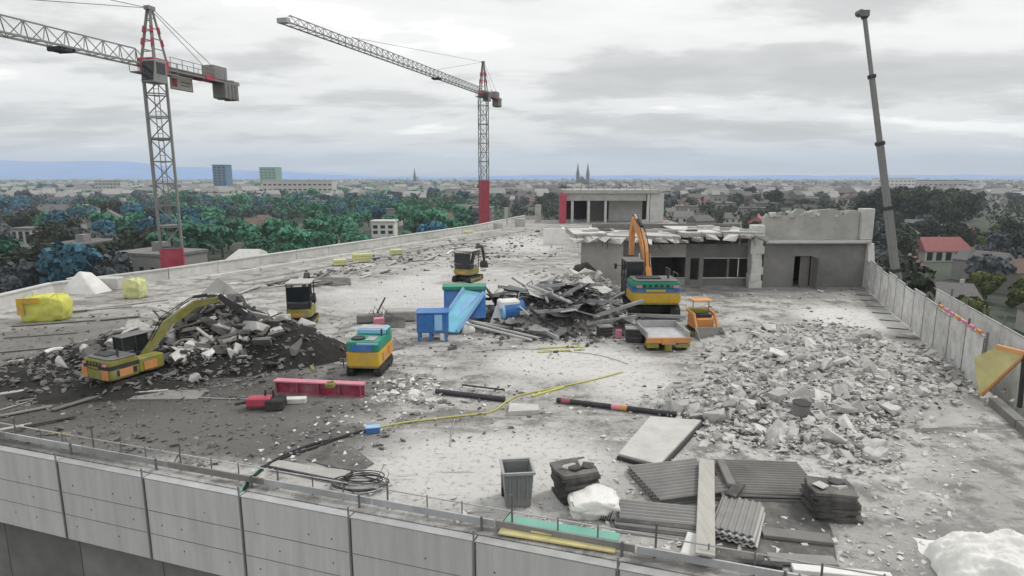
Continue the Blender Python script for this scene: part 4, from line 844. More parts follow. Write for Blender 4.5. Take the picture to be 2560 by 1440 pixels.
# tipped skip: trapezoid trough with an open, light inner face
def skip(name, label, loc, rz, ry, L, W, Hh, outer, inner, rim):
    g = thing(name, label, 'skip', loc, rz)
    Tm = Matrix.Rotation(ry, 4, 'Y')
    def tr_(mb): mb.v = [tuple(Tm @ Vector(v)) for v in mb.v]; return mb
    a = [(-L * .35, 0), (L * .35, 0), (L * .5, Hh), (-L * .5, Hh)]; w2 = W / 2; th = .06
    fl = tr_(MB().b2((-L * .35, -w2, 0), (L * .35, w2, th))).build('floor_plate', inner, g)
    for s_ in (-1, 1):
        y0, y1 = sorted((s_ * w2, s_ * (w2 - th))); mb = MB()
        mb.add([(x, y0, z) for x, z in a] + [(x, y1, z) for x, z in a], [(0, 1, 2, 3), (7, 6, 5, 4), (0, 4, 5, 1), (1, 5, 6, 2), (2, 6, 7, 3), (3, 7, 4, 0)]); sd_ = tr_(mb).build('side_plate', outer, g)
        for x in (-.3, 0, .3): tr_(MB().b2((x * L - .05, min(s_ * w2, s_ * (w2 + .06)), .05), (x * L + .05, max(s_ * w2, s_ * (w2 + .06)), Hh - .05))).build('rib', outer, sd_)
        tr_(MB().b2((-L * .5, s_ * w2 - .06, Hh), (L * .5, s_ * w2 + .06, Hh + .09))).build('rim', rim, sd_)
    for s_ in (-1, 1):
        mb = MB(); mb.add([(s_ * L * .35, -w2 + th, 0), (s_ * L * .35, w2 - th, 0), (s_ * L * .5, w2 - th, Hh), (s_ * L * .5, -w2 + th, Hh), (s_ * L * .35 - s_ * th, -w2 + th, 0), (s_ * L * .35 - s_ * th, w2 - th, 0), (s_ * L * .5 - s_ * th, w2 - th, Hh), (s_ * L * .5 - s_ * th, -w2 + th, Hh)], [(0, 1, 2, 3), (7, 6, 5, 4), (0, 4, 5, 1), (1, 5, 6, 2), (2, 6, 7, 3), (3, 7, 4, 0)]); tr_(mb).build('end_plate', inner, g)
    return g
p = at(1160, 818)
g = thing('tipped_skip', 'big blue skip tipped up with light blue chute and dark green rim', 'skip', (p.x, p.y, 0), R(4))
MB().prx([(-.5, .55), (.9, .55), (.9, 1.9), (.1, 1.9)], -.98, 1.1).build('skip_body', 'blue_paint', g, bevel=.03)
MB().b2((-1.05, .0, 1.9), (1.15, .98, 2.08)).build('rim', 'green_paint', g, bevel=.02)
ch = MB().add([(-1.25, -1.5, .25), (-.35, -1.5, .12), (1.0, .0, 1.72), (.05, .02, 1.92), (-1.25, -1.42, .17), (-.35, -1.42, .04), (1.0, .08, 1.64), (.05, .1, 1.84)], [(0, 1, 2, 3), (7, 6, 5, 4), (0, 4, 5, 1), (1, 5, 6, 2), (2, 6, 7, 3), (3, 7, 4, 0)]).build('chute', 'cyan_paint', g)
MB().beam((-1.28, -1.5, .3), (.03, .0, 1.97), .08, .22).build('chute_edge', 'skyblue_paint', ch); MB().beam((-.32, -1.52, .16), (1.03, -.02, 1.77), .08, .2).build('chute_edge', 'skyblue_paint', ch)
MB().add([(-.9, -1.2, .5), (-.55, -1.22, .46), (.7, .12 - .3, 1.63), (.35, -.16, 1.7), (-.9, -1.2, .45), (-.55, -1.2, .4), (.7, -.15, 1.58), (.35, -.1, 1.62)], [(0, 1, 2, 3), (7, 6, 5, 4), (0, 4, 5, 1), (1, 5, 6, 2), (2, 6, 7, 3), (3, 7, 4, 0)]).build('chute_floor', 'skyblue_paint', ch)
for x in (-.8, .9): MB().beam((x, .7, 0), (x, .6, .56), .14).build('leg', 'steel_dark', g); MB().beam((x, -.2, 0), (x, -.1, .58), .14).build('leg', 'steel_dark', g)
MB().add([(1.12, .2, 1.9), (1.12, .9, 1.9), (1.9, 1.0, .9), (1.75, .3, .7), (1.16, .2, 1.9), (1.16, .9, 1.9), (1.94, 1.0, .92), (1.8, .3, .72)], [(0, 1, 2, 3), (7, 6, 5, 4), (0, 4, 5, 1), (1, 5, 6, 2), (2, 6, 7, 3), (3, 7, 4, 0)]).build('flap', 'rubber', g)
p = at(1283, 812, .0); g = thing('blue_drum', 'blue drum with pale lid lying on the scrap heap', 'drum', (p.x, p.y - .75, .42), .25)
MB().cyl((-.5, 0, .5), (.42, 0, .55), .46, n=20).build('barrel', 'blue_paint', g, smooth=False); MB().cyl((.42, 0, .55), (.52, 0, .556), .47, n=20).build('hoop', 'blue_paint', g); MB().cyl((-.62, 0, .49), (-.5, 0, .5), .48, n=20).build('lid', 'skyblue_paint', g)
MB().b2((-.75, -.3, .62), (.3, .45, 1.06)).build('pale_cover', 'white_bag', g, bevel=.08)
p = at(1246, 822); tag(MB().add([(p.x - .5, p.y, .1), (p.x + .25, p.y - .1, .0), (p.x + .5, p.y + .3, .9), (p.x - .1, p.y + .3, 1.15), (p.x - .5, p.y + .1, .1), (p.x + .25, p.y, .0), (p.x + .5, p.y + .4, .9), (p.x - .1, p.y + .4, 1.15)], [(0, 1, 2, 3), (7, 6, 5, 4), (0, 4, 5, 1), (1, 5, 6, 2), (2, 6, 7, 3), (3, 7, 4, 0)]).build('propped_white_sheet', 'white_bag', bevel=.02), 'bright white panel propped beside the blue drum', 'panel')
for i, (px, py, s, lb) in enumerate(((1165, 832, .28, 'round white sack on the ground by the tipped skip'), )):
    p = at(px, py); v, f = rock(random.Random(3), 1.0); tag(MB().add([tuple(Vector(a) * 1.1) for a in v], f).build('white_sack', 'white_bag', loc=(p.x, p.y, .16), bevel=.08, seg=2, smooth=True), lb, 'sack')
# dark crates and a red canister near the loader
def crate(px, py, wd, h, lb, rz=0.0):
    p = at(px, py); g = thing('crate', lb, 'crate', (p.x, p.y + wd * .4, 0), rz); MB().b2((-wd / 2, -wd * .4, .06), (wd / 2, wd * .4, h)).build('box', 'bitumen', g, bevel=.02)
    for i in range(3): MB().b2((-wd / 2 - .02, -wd * .4 - .02, .12 + i * h * .3), (wd / 2 + .02, -wd * .4 - .001, .12 + i * h * .3 + .08)).build('slat', 'steel_dark', g)
    MB().b2((-wd / 2 - .03, -wd * .43, h), (wd / 2 + .03, wd * .43, h + .05)).build('lid', 'sheet_grey', g); return g
crate(1513, 845, .62, .5, 'dark crate next to the small red canister', .2); crate(1586, 858, .7, .62, 'taller dark crate next to the dumper', -.1)
p = at(1546, 845); g = thing('red_canister', 'small red canister between two dark crates', 'canister', (p.x, p.y, 0)); MB().b2((-.14, -.1, 0), (.14, .1, .42)).build('body', 'red_light', g, bevel=.03); MB().b2((-.1, -.02, .42), (.1, .02, .48)).build('handle', 'red_paint', g)
# plank the excavator stands behind
p, q = at(1555, 800), at(1702, 800); tag(MB().beam(p + Vector((0, -.2, .06)), q + Vector((0, -.2, .06)), .3, .1).build('steel_ramp', 'steel_pale'), 'pale steel ramp lying behind the large excavator', 'ramp')
# black and pink debris behind the tracked machine
p = at(945, 822); g = thing('scrap_pile', 'small pile of black sheets with a pink box and wires', 'debris pile', (p.x, p.y + .4, 0))
MB().add([(-.1, -.3, .02), (1.3, -.2, .02), (1.2, .5, .3), (.2, .5, .55), (-.1, -.25, -.01), (1.3, -.15, -.01), (1.2, .55, .2), (.2, .55, .45)], [(0, 1, 2, 3), (7, 6, 5, 4), (0, 4, 5, 1), (1, 5, 6, 2), (2, 6, 7, 3), (3, 7, 4, 0)]).build('black_sheet', 'bitumen', g)
MB().box((-.05, .1, .25), (.5, .4, .4), rz=.4).build('pink_box', 'red_light', g, bevel=.02); MB().box((-.7, .9, .25), (1.3, .5, .4), rz=.2).build('grey_block', 'concrete_dark', g, bevel=.04)
for i in range(5): MB().tube([(-.8 + i * .25, .9, .3), (-.6 + i * .2, .8, .7 + .2 * (i % 2)), (-.3 + i * .2, .9, .35)], .025, 5).build('bent_wire', 'steel', g)
MB().box((.8, 1.5, .3), (1.6, .9, .55), rz=.1).build('grey_block', 'concrete', g, bevel=.06); MB().beam((-.4, 1.2, .4), (.0, 1.6, 1.2), .06).build('stick', 'steel_dark', g)

# ------------------------------------------------------------------ bags
def bag(name, label, loc, sx_, sy_, sz_, mat, seed, cat='bag', loops=True):
    g = thing(name, label, cat, loc, random.Random(seed).uniform(-.3, .3)); bm = bmesh.new(); bmesh.ops.create_cube(bm, size=1); bmesh.ops.subdivide_edges(bm, edges=bm.edges[:], cuts=11, use_grid_fill=True)
    for v in bm.verts:
        c = v.co.copy(); bul = 1 + .14 * (1 - (2 * c.z) ** 2); r = Vector((c.x, c.y)); k = max(abs(c.x), abs(c.y)) / max(r.length, .01); k = .65 + .35 * k
        v.co = Vector((c.x * bul * (k if r.length > .3 else 1) * sx_, c.y * bul * (k if r.length > .3 else 1) * sy_, (c.z + .5) * sz_ + (.06 * math.cos(c.x * 6) if c.z > .4 else 0))) + Vector([.07 * noise.noise(Vector((c.x * 4 + seed, c.y * 4, c.z * 4 + i * 7))) + .05 * (.4 - abs(noise.noise(Vector((c.x * 7 + seed, c.y * 7, c.z * 3 + i * 9))))) for i in range(3)])
    me = bpy.data.meshes.new('bag_body'); bm.to_mesh(me); bm.free(); me.materials.append(MATS[mat]); me.polygons.foreach_set('use_smooth', [True] * len(me.polygons)); o = bpy.data.objects.new('bag_body', me); col.objects.link(o); o.parent = g
    if loops:
        for a, b_ in ((-1, -1), (1, -1), (1, 1), (-1, 1)): MB().tube([(a * .42 * sx_, b_ * .42 * sy_, sz_ * .92), (a * .38 * sx_, b_ * .36 * sy_, sz_ + .2), (a * .2 * sx_, b_ * .3 * sy_, sz_ * 1.0)], .025, 5).build('lifting_loop', mat, g)
    return g
p = at(95, 806); bag('big_bag', 'bright yellow big bag with an orange flap by the parapet', (p.x, p.y + .7, 0), 1.9, 1.3, 1.25, 'yellow_bag', 2)
MB().b2((-1.0, -.78, .45), (-.72, -.70, 1.3)).b2((-.71, -.78, 1.02), (0, -.70, 1.3)).build('orange_flap', 'yellow_paint', [o for o in bpy.data.objects if o.name == 'big_bag'][0])
p = at(327, 748); bag('big_bag', 'pale yellow big bag standing alone before the parapet', (p.x, p.y + .5, 0), 1.0, 1.0, 1.15, 'paleyellow_bag', 5)
p = at(195, 735); g = thing('white_tent', 'pointed white plastic sheet draped over material by the parapet', 'plastic sheet', (p.x, p.y + .6, 0)); MB().add([(-1.3, -.7, 0), (1.2, -.7, 0), (1.4, .8, 0), (-1.2, .8, 0), (-.1, -.1, 1.45), (.45, .3, 1.3), (-.75, -.2, .75)], [(0, 1, 4), (1, 2, 5), (1, 5, 4), (2, 3, 5), (3, 6, 4), (3, 4, 5), (3, 0, 6), (0, 4, 6)]).build('sheet', 'white_bag', g, bevel=.06)
MB().box((.0, 1.2, .4), (3.4, .8, .8)).build('covered_stack', 'concrete_pale', g, bevel=.05)
p = at(1490, 1306); bag('white_sack', 'white plastic sack slumped against the stack of dark slabs', (p.x, p.y + .45, 0), 1.0, .8, .42, 'white_bag', 9, 'sack', False)
g = [o for o in bpy.data.objects if o.name.startswith('white_sack') and o.type == 'EMPTY'][0]
for i in range(5): MB().tube([(.1 + i * .05, -.42, .02), (.13 + i * .05, -.45, .16), (.18 + i * .05, -.38, .24)], .012, 5).build('wire_end', 'steel_dark', g)
# white plastic at the near corner
mb = MB(); k = 70
for j in range(k + 1):
    for i in range(k + 1):
        u, v = i / k * 2 - 1, j / k * 2 - 1; r2 = (abs(u) ** 2.4 + abs(v) ** 2.4); z = max(0, 1 - r2) ** .5 * .62
        z += (.22 * abs(noise.noise(Vector((u * 2.2 + 5, v * 2.2, 0)))) - .16 * abs(noise.noise(Vector((u * 4 + v * 2, v * 5, 3)))) - .08 * abs(noise.noise(Vector((u * 9, v * 11 + u * 4, 7))))) * min(1, z * 4) ; mb.v.append((u * 1.35 + .1 * noise.noise(Vector((v * 3, 1, 0))), v * 1.0 + .1 * noise.noise(Vector((u * 3, 5, 0))), max(z, .0)))
for j in range(k):
    for i in range(k): a = j * (k + 1) + i; mb.f.append((a, a + 1, a + k + 2, a + k + 1))
p = at(2460, 1440); tag(mb.build('white_plastic_heap', 'white_bag', loc=(p.x + .5, p.y - .02, .004), rot=(0, 0, -.25), smooth=True), 'crumpled heap of white plastic sheeting at the near corner of the deck', 'plastic sheet')
# pale yellow pallets along the parapet
for i, (px, py, lb) in enumerate(((850, 664, 'pale yellow insulation pack on the kerb, nearest the black heap'), (905, 656, 'longer pale yellow insulation pack beside a smaller one'), (990, 637, 'pale yellow insulation pack halfway along the parapet'), (1170, 588, 'pale yellow insulation pack at the far end of the parapet'), (1185, 637, 'olive insulation pack beside the far mini excavator'))):
    p = at(px, py); g = thing('insulation_pack', lb, 'insulation', (p.x, p.y, 0), .4); n0 = 2 + (i == 1)
    for j in range(n0): MB().b2((-.55 - .25 * (i == 1), -.35, .08 + j * .24), (.55 + .25 * (i == 1), .35, .3 + j * .24)).build('board', 'paleyellow_bag' if i < 4 else 'olive_paint', g, bevel=.02)
    MB().b2((-.5, -.3, 0), (.5, .3, .079)).build('pallet', 'wood_dark', g)

# ------------------------------------------------------------------ foreground materials and scrap
# grey open bin
p = at(1293, 1272); g = thing('waste_bin', 'open grey plastic bin standing at the wall edge', 'bin', (p.x, p.y + .33, 0), R(6))
def frus(x0, x1, y0, y1, z0, z1, k, th):  # open tapered box walls
    a = [(x0 * k, y0 * k, z0), (x1 * k, y0 * k, z0), (x1 * k, y1 * k, z0), (x0 * k, y1 * k, z0)]; b_ = [(x0, y0, z1), (x1, y0, z1), (x1, y1, z1), (x0, y1, z1)]; o_ = []
    ins = lambda q: [(v[0] - math.copysign(th, v[0]), v[1] - math.copysign(th, v[1]), v[2]) for v in q]
    ai, bi = ins(a), ins(b_)
    for i in range(4):
        j = (i + 1) % 4; o_.append(MB().add([a[i], a[j], b_[j], b_[i], ai[i], ai[j], bi[j], bi[i]], [(0, 1, 2, 3), (7, 6, 5, 4), (0, 4, 5, 1), (1, 5, 6, 2), (2, 6, 7, 3), (3, 7, 4, 0)]))
    return o_
for o_ in frus(-.34, .34, -.34, .34, .03, .86, .84, .03): o_.build('side_wall', 'bin_grey', g)
MB().b2((-.26, -.27, .0), (.26, .27, .06)).build('base', 'bin_grey', g)
rm = MB()
for a, b_ in (((-.38, -.39), (.38, -.335)), ((-.38, .335), (.38, .39)), ((-.38, -.334), (-.325, .334)), ((.325, -.334), (.38, .334))): rm.b2((a[0], a[1], .84), (b_[0], b_[1], .9))
rm.build('rim', 'steel_pale', g)
MB().b2((-.34, .395, .05), (.34, .43, .88)).build('open_lid', 'bin_grey', g, bevel=.02)
for x in (-.2, 0, .2): MB().b2((x - .02, -.36 + .01, .2), (x + .02, -.30, .8)).build('rib', 'bin_grey', g)
for s_ in (-1, 1): MB().cyl((s_ * .3 - .04, .3, .1), (s_ * .3 + .04, .3, .1), .1, n=14).build('wheel', 'rubber', g)
# stacks of dark bitumen slabs
def slabstack(px, py, wd, dp, n_, th, lb, seed, rz):
    r_ = random.Random(seed); p = at(px, py); g = thing('slab_stack', lb, 'stack', (p.x, p.y + dp * .5, 0), rz)
    for i in range(n_):
        pl = [(sx_ * wd / 2 * r_.uniform(.86, 1.06), sy_ * dp / 2 * r_.uniform(.86, 1.06)) for sx_, sy_ in ((-1, -1), (0, -1.02), (1, -1), (1.04, 0), (1, 1), (0, 1), (-1, 1), (-1.03, 0))]
        o = MB().prz(pl, 0, th * .92).build('slab', 'bitumen' if i < n_ - 1 else 'tarp_dark', g, loc=(r_.gauss(0, .03), r_.gauss(0, .03), i * th), rot=(r_.gauss(0, .01), r_.gauss(0, .01), r_.gauss(0, .07)))
    for i in range(4):
        v, f = rock(r_, .25); MB().add(v, f, Matrix.Translation((r_.uniform(-.3, .3) * wd, r_.uniform(-.3, .3) * dp, n_ * th + .02)) @ Matrix.Rotation(r_.uniform(0, 6), 4, 'Z') @ Matrix.Scale(.34 * wd, 4)).build('loose_piece', 'chunk' if i % 2 else 'bitumen', g)
    return g
slabstack(1442, 1262, .95, .85, 9, .085, 'ragged stack of dark bitumen slabs beside the grey bin', 31, .25)
slabstack(2095, 1308, .95, .85, 9, .075, 'ragged stack of dark slabs beyond the corrugated sheets', 37, -.12)
# tilted grey plate on the deck
c4 = [at(1545, 1147), at(1648, 1175), at(1752, 1062), at(1625, 1052)]
n4 = [(v.x, v.y, .02) for v in c4] + [(v.x, v.y, .16) for v in c4]
tag(MB().add(n4, [(3, 2, 1, 0), (4, 5, 6, 7), (0, 1, 5, 4), (1, 2, 6, 5), (2, 3, 7, 6), (3, 0, 4, 7)]).build('concrete_plate', 'concrete_pale', bevel=.01), 'smooth grey rectangular plate lying between marked pole and corrugated sheets', 'plate')
for i, q in enumerate(((0, 1), (1, 2))):
    a, b_ = c4[q[0]], c4[q[1]]; o_ = (b_ - a).normalized().cross(Vector((0, 0, 1))) * .05
    tag(MB().beam(a + o_ + Vector((0, 0, .05)), b_ + o_ + Vector((0, 0, .05)), .07, .1).build('edge_shade_strip', 'steel_dark'), ('short dark strip for the shaded front edge of the grey plate', 'long dark strip for the shaded side of the grey plate')[i], 'shade strip')  # dark strips added to paint the shaded edges of the plate
# corrugated sheets
def corr(L, W, nw, amp, mat, g, M4, th=.03, name='corrugated_sheet'):
    mb = MB(); k = nw * 4; a = []
    for i in range(k + 1): y = -W / 2 + W * i / k; a.append((y, amp * (0, 1, 1, 0)[i % 4]))
    top = [(-L / 2, y, z) for y, z in a] + [(L / 2, y, z) for y, z in a]; bot = [(x, y, z - th) for x, y, z in top]; n_ = k + 1; q = 2 * n_
    fs = []
    for i in range(k): fs += [(i, n_ + i, n_ + i + 1, i + 1), (q + i, q + i + 1, q + n_ + i + 1, q + n_ + i), (i, i + 1, q + i + 1, q + i), (n_ + i, q + n_ + i, q + n_ + i + 1, n_ + i + 1)]
    fs += [(0, q, q + n_, n_), (k, n_ + k, q + n_ + k, q + k)]
    return mb.add(top + bot, fs, M4).build(name, mat, g)
def sheets(lb, c, rz, L, W, n_, nw, mats, seed, tilt=(0, 0), jit=.03, z0=.03, spread=0.0, amp=.035):
    r_ = random.Random(seed); g = thing('corrugated_stack', lb, 'corrugated sheets', (c.x, c.y, 0), rz)
    for i in range(n_):
        corr(L * r_.uniform(.95, 1.03), W, nw, amp, mats[i % len(mats)], g, Matrix.Translation((r_.gauss(0, jit), r_.gauss(0, jit) + spread * (i - n_ / 2), z0 + .055 * i)) @ Matrix.Rotation(r_.gauss(0, jit * .6) + spread * .12 * i, 4, 'Z') @ Matrix.Rotation(tilt[0], 4, 'X') @ Matrix.Rotation(tilt[1], 4, 'Y'))
    return g
sheets('stack of grey corrugated sheets pointing at the pale board from the bin side', (at(1565, 1262) + at(1735, 1270) + at(1745, 1160) + at(1680, 1170)) / 4 + Vector((.1, 0, 0)), R(14), 1.9, 1.75, 4, 12, ['sheet_grey'], 3)
sheets('wide stack of grey corrugated sheets on the far side of the pale board', (at(1795, 1270) + at(2020, 1165) + at(1965, 1245) + at(1800, 1160)) / 4 + Vector((.05, 0, 0)), R(-4), 2.3, 1.75, 4, 14, ['sheet_grey', 'concrete_dark'], 5)
sheets('fanned dark corrugated sheets lying nearest the wall edge', (at(1560, 1290) + at(1740, 1350)) / 2 + Vector((.05, .1, 0)), R(-13), 1.85, .8, 5, 6, ['sheet_grey', 'tarp_dark'], 8, spread=.05)
sheets('fanned pale corrugated sheets on the dark sheeting', (at(1775, 1340) + at(1915, 1290) + at(1830, 1390) + at(1850, 1265)) / 4, R(62), 1.5, .85, 4, 6, ['sheet_pale', 'sheet_grey'], 9, spread=.04, z0=.1, jit=.05)
# dark sheeting under them
tp = [at(1735, 1392), at(1950, 1412), at(2095, 1420), at(2080, 1330), at(2050, 1255), at(1975, 1215), at(1800, 1250)]
mb = MB(); mb.prz([(v.x, v.y) for v in tp], .006, .024); tag(mb.build('dark_sheeting', 'tarp_dark'), 'dark sheeting spread under the corrugated sheets', 'sheeting')
for i, (a, b_, mt, wd) in enumerate((((1905, 1330), (2080, 1350), 'concrete_dark', .35), ((1920, 1395), (2090, 1405), 'sheet_grey', .3), ((1760, 1395), (1955, 1415), 'bitumen', .16))):
    tag(MB().beam(at(*a, .07), at(*b_, .07), wd, .08).build('dark_board', mt, bevel=.01), ('broad dark board on the dark sheeting behind the pale sheets', 'grey board on the dark sheeting nearest the rubble side', 'narrow black board at the near edge of the dark sheeting')[i], 'board')
# pale board laid across
a, b_ = at(1763, 1388, .34), at(1767, 1150, .36); tag(MB().beam(a, b_, .37, .06).build('pale_board', 'wood_pale', bevel=.01), 'long pale board lying across the corrugated sheets', 'board')
a, b_ = at(1722, 1392, .1), at(1740, 1335, .2); tag(MB().beam(a, b_, .35, .05).build('pale_offcut', 'white_bag', bevel=.02), 'short white offcut at the foot of the long pale board', 'board')
a, b_ = at(1800, 1152, .3), at(1830, 1215, .3); tag(MB().beam(a, b_, .2, .12).build('dark_block', 'concrete_dark', bevel=.02), 'small dark block at the head of the long pale board', 'block')
a, b_ = at(1850, 1210, .32), at(1825, 1240, .32); tag(MB().beam(a, b_, .25, .06).build('dark_offcut', 'bitumen', bevel=.01), 'dark offcut lying on the wide corrugated stack', 'board')
a, b_ = at(1980, 1428), at(2230, 1452); tag(MB().beam(a + Vector((0, 0, .06)), b_ + Vector((0, 0, .06)), .22, .1).build('white_beam', 'white_bag', bevel=.01), 'white beam on the wall edge below the dark sheeting', 'beam')
# green and yellow boards behind the rail
wd_ = WD
for i, (a, b_, w_, mt, z, lb) in enumerate((((1262, 1298), (1548, 1345), .30, 'green_board', .18, 'long green board on top of the boards behind the guard rail'), ((1250, 1325), (1540, 1372), .28, 'ply_yellow', .06, 'long pale yellow board behind the guard rail, nearest the wall edge'), ((1330, 1322), (1546, 1356), .24, 'ply_yellow', .12, 'short yellow board under the green board'))):
    tag(MB().beam(at(*a, z), at(*b_, z), w_, .05).build('stacked_board', mt, bevel=.01), lb, 'board')
# poles
def pole(a, b_, r, lb, marks=(), z=.1):
    p, q = at(*a, z), at(*b_, z); g = thing('pole', lb, 'pole', p); MB().cyl((0, 0, 0), q - p, r, n=10).build('shaft', 'steel_dark', g)
    for f0, f1, mt in marks: MB().cyl((q - p) * f0, (q - p) * f1, r * 1.06, n=10).build('painted_band', mt, g)
    return g
pole((1090, 978), (1262, 998), .09, 'plain dark pole lying behind the yellow cable'); pole((1392, 1000), (1692, 1036), .085, 'dark pole with red and orange bands lying before the rubble', [(.04, .12, 'red_paint'), (.47, .53, 'red_light'), (.53, .6, 'orange_paint')])
pole((1155, 962), (1262, 975), .03, 'thin dark rod beside the plain dark pole')
# red beam: I-section
p, q = at(690, 980, 0), at(912, 990, 0); g = thing('red_girder', 'long dark red steel girder lying on the deck', 'girder', p); d = q - p; rz = math.atan2(d.y, d.x); L = d.length; g.rotation_euler = (0, 0, rz)
MB().b2((0, -.16, 0), (L, .16, .05)).build('bottom_flange', 'red_paint', g); MB().b2((0, -.03, .05), (L, .03, .42)).build('web', 'red_paint', g); MB().b2((0, -.16, .42), (L, .16, .47)).build('top_flange', 'red_light', g)
for i in range(5): MB().b2((.1 + i * (L - .2) / 4 - .02, -.15, .05), (.1 + i * (L - .2) / 4 + .02, -.031, .42)).build('stiffener', 'red_paint', g)
p = at(826, 968, .47); tag(MB().box((p.x, p.y, .55), (.3, .25, .14)).cyl((p.x - .1, p.y, .62), (p.x + .1, p.y + .05, .66), .05).build('yellow_clamp', 'olive_paint', bevel=.02), 'small yellow clamp sitting on the red girder', 'clamp')
# red tool with black base
p = at(655, 1030); g = thing('breaker_attachment', 'red hydraulic attachment with black base near the red girder', 'attachment', (p.x, p.y + .3, 0), .1)
MB().b2((-.55, -.2, .12), (.2, .2, .42)).build('red_body', 'crane_red', g, bevel=.04); MB().b2((.05, -.3, 0), (.62, .3, .36)).build('black_base', 'rubber', g, bevel=.04); MB().cyl((-.55, 0, .25), (-.95, 0, .18), .05, n=8).build('chisel', 'steel_dark', g)
for x in (.0, .25): MB().beam((x, .05, .36), (x + .02, .05, .62), .05).build('bracket', 'steel_dark', g)
MB().b2((-.1, .31, 0), (1.2, .6, .18)).build('pale_slab', 'concrete_pale', g, bevel=.02)
# drum in the rubble, blue box, yellow strips
p = at(2005, 1068); g = thing('dark_drum', 'short dark grey drum standing in the rubble field', 'drum', (p.x, p.y + .25, in_heap(p.x, p.y + .25, hsR) - .02), .2); MB().cyl((0, 0, 0), (0, -.08, .5), .27, .25, 18).build('barrel', 'concrete_dark', g); MB().cyl((0, -.08, .5), (0, -.082, .52), .27, n=18).build('rim', 'steel_dark', g)
p = at(931, 1085); g = thing('blue_crate', 'tiny blue tool box beside the yellow cable', 'tool box', (p.x, p.y + .1, 0), .2); MB().b2((-.2, -.11, 0), (.2, .11, .17)).build('box', 'blue_paint', g, bevel=.015); MB().b2((-.21, -.12, .17), (.21, .12, .21)).build('lid', 'skyblue_paint', g, bevel=.01)
for i, (a, b_, lb) in enumerate((((1345, 880), (1462, 873), 'pale yellow strip lying on the open deck, nearer of two'), ((1345, 870), (1462, 866), 'pale yellow strip lying on the open deck, farther of two'), ((1330, 990), (1410, 967), 'yellow strip lying across the end of the cable'), ((130, 1085), (178, 1082), 'olive strip near the wall at the dirty end of the deck'), ((770, 900), (784, 925), 'short olive batten by the foot of the black heap'))):
    tag(MB().beam(at(*a, .03), at(*b_, .03), .12, .04).build('yellow_strip', 'cable_yellow' if i < 3 else 'olive_paint'), lb, 'strip')
# cables
def cable(name, lb, px, r, mat, z=.03, cat='cable'):
    pts = [at(x, y, z) for x, y in px]; sm = []
    for i in range(len(pts) - 1):
        p0, p1, p2, p3 = pts[max(0, i - 1)], pts[i], pts[i + 1], pts[min(len(pts) - 1, i + 2)]
        for k in range(6): s_ = k / 6; sm.append(.5 * ((2 * p1) + (p2 - p0) * s_ + (2 * p0 - 5 * p1 + 4 * p2 - p3) * s_ * s_ + (3 * p1 - p0 - 3 * p2 + p3) * s_ ** 3))
    sm.append(pts[-1]); return tag(MB().tube(sm, r, 6).build(name, mat), lb, cat)
cable('yellow_cable', 'yellow cable running across the deck to the marked pole', [(905, 1078), (1000, 1058), (1130, 1042), (1225, 1030), (1265, 1005), (1300, 988), (1395, 968), (1480, 950), (1555, 930)], .03, 'cable_yellow')
cable('black_hose', 'black hose curving from the guard rail to the yellow cable', [(612, 1222), (630, 1195), (690, 1150), (770, 1115), (850, 1095), (905, 1078)], .045, 'cable_dark')
cable('dark_hose', 'second black hose lying beside the curving one', [(650, 1170), (720, 1140), (790, 1118), (860, 1090), (950, 1068)], .035, 'cable_dark')
cable('green_hose', 'green hose end climbing over the guard rail', [(600, 1228), (622, 1200), (648, 1172)], .03, 'green_board')
cable('loose_cable', 'pale cable trailing from the olive excavator towards the red girder', [(255, 948), (330, 965), (420, 985), (520, 995), (640, 998), (760, 1002)], .022, 'steel_pale')
cable('thin_cable', 'thin dark cable along the dirty deck behind the wall', [(0, 1025), (120, 990), (260, 950), (420, 910), (560, 880)], .02, 'steel_pale')
cable('wire_line', 'thin wire lying beyond the yellow strips', [(1180, 880), (1300, 872), (1480, 885), (1570, 910)], .012, 'steel')
cable('bent_stake', 'bent rod standing in the pale deck before the yellow cable', [(1125, 1115), (1130, 1075), (1137, 1048)], .02, 'steel_pale', cat='rod')
# mats, framed board and wire coil by the rail
mp_ = [at(765, 1150), (at(800, 1118)), at(880, 1118), at(935, 1160), at(900, 1180), at(820, 1168)]
tag(MB().prz([(v.x, v.y) for v in mp_], .004, .03).build('rubber_mat', 'tarp_dark'), 'dark rubber mat lying behind the wire coil', 'mat')
mp_ = [at(668, 1172), at(690, 1152), at(880, 1185), at(865, 1212)]
g = thing('framed_board', 'grey board with dark edging lying beside the guard rail', 'board', (0, 0, 0)); MB().prz([(v.x, v.y) for v in mp_], .004, .04).build('board', 'concrete', g)
for a, b_ in ((3, 0), (2, 3)): MB().beam(mp_[a] + Vector((0, 0, .05)), mp_[b_] + Vector((0, 0, .05)), .06, .08).build('edging', 'steel_dark', g)
p = at(895, 1222); g = thing('wire_coil', 'tangled coil of dark wire behind the guard rail', 'wire coil', p)
for i in range(9):
    r_ = random.Random(i); rad = r_.uniform(.3, .55); cx_, cy_ = r_.gauss(0, .12), r_.gauss(.12, .12); ti = r_.uniform(.1, .5); MB().tube([(cx_ + rad * math.cos(a * .35) * 1.3, cy_ + rad * .7 * math.sin(a * .35), .05 + i * .02 + ti * rad * (.5 + .5 * math.sin(a * .35 + i)) * .5) for a in range(19)], .014, 5).build('wire_loop', 'steel_dark' if i % 3 else 'steel', g)
MB().tube([(.35, -.1, .02), (.6, .2, .5), (.75, .1, .35), (.62, -.2, .05)], .01, 5).build('wire_loop', 'steel', g)
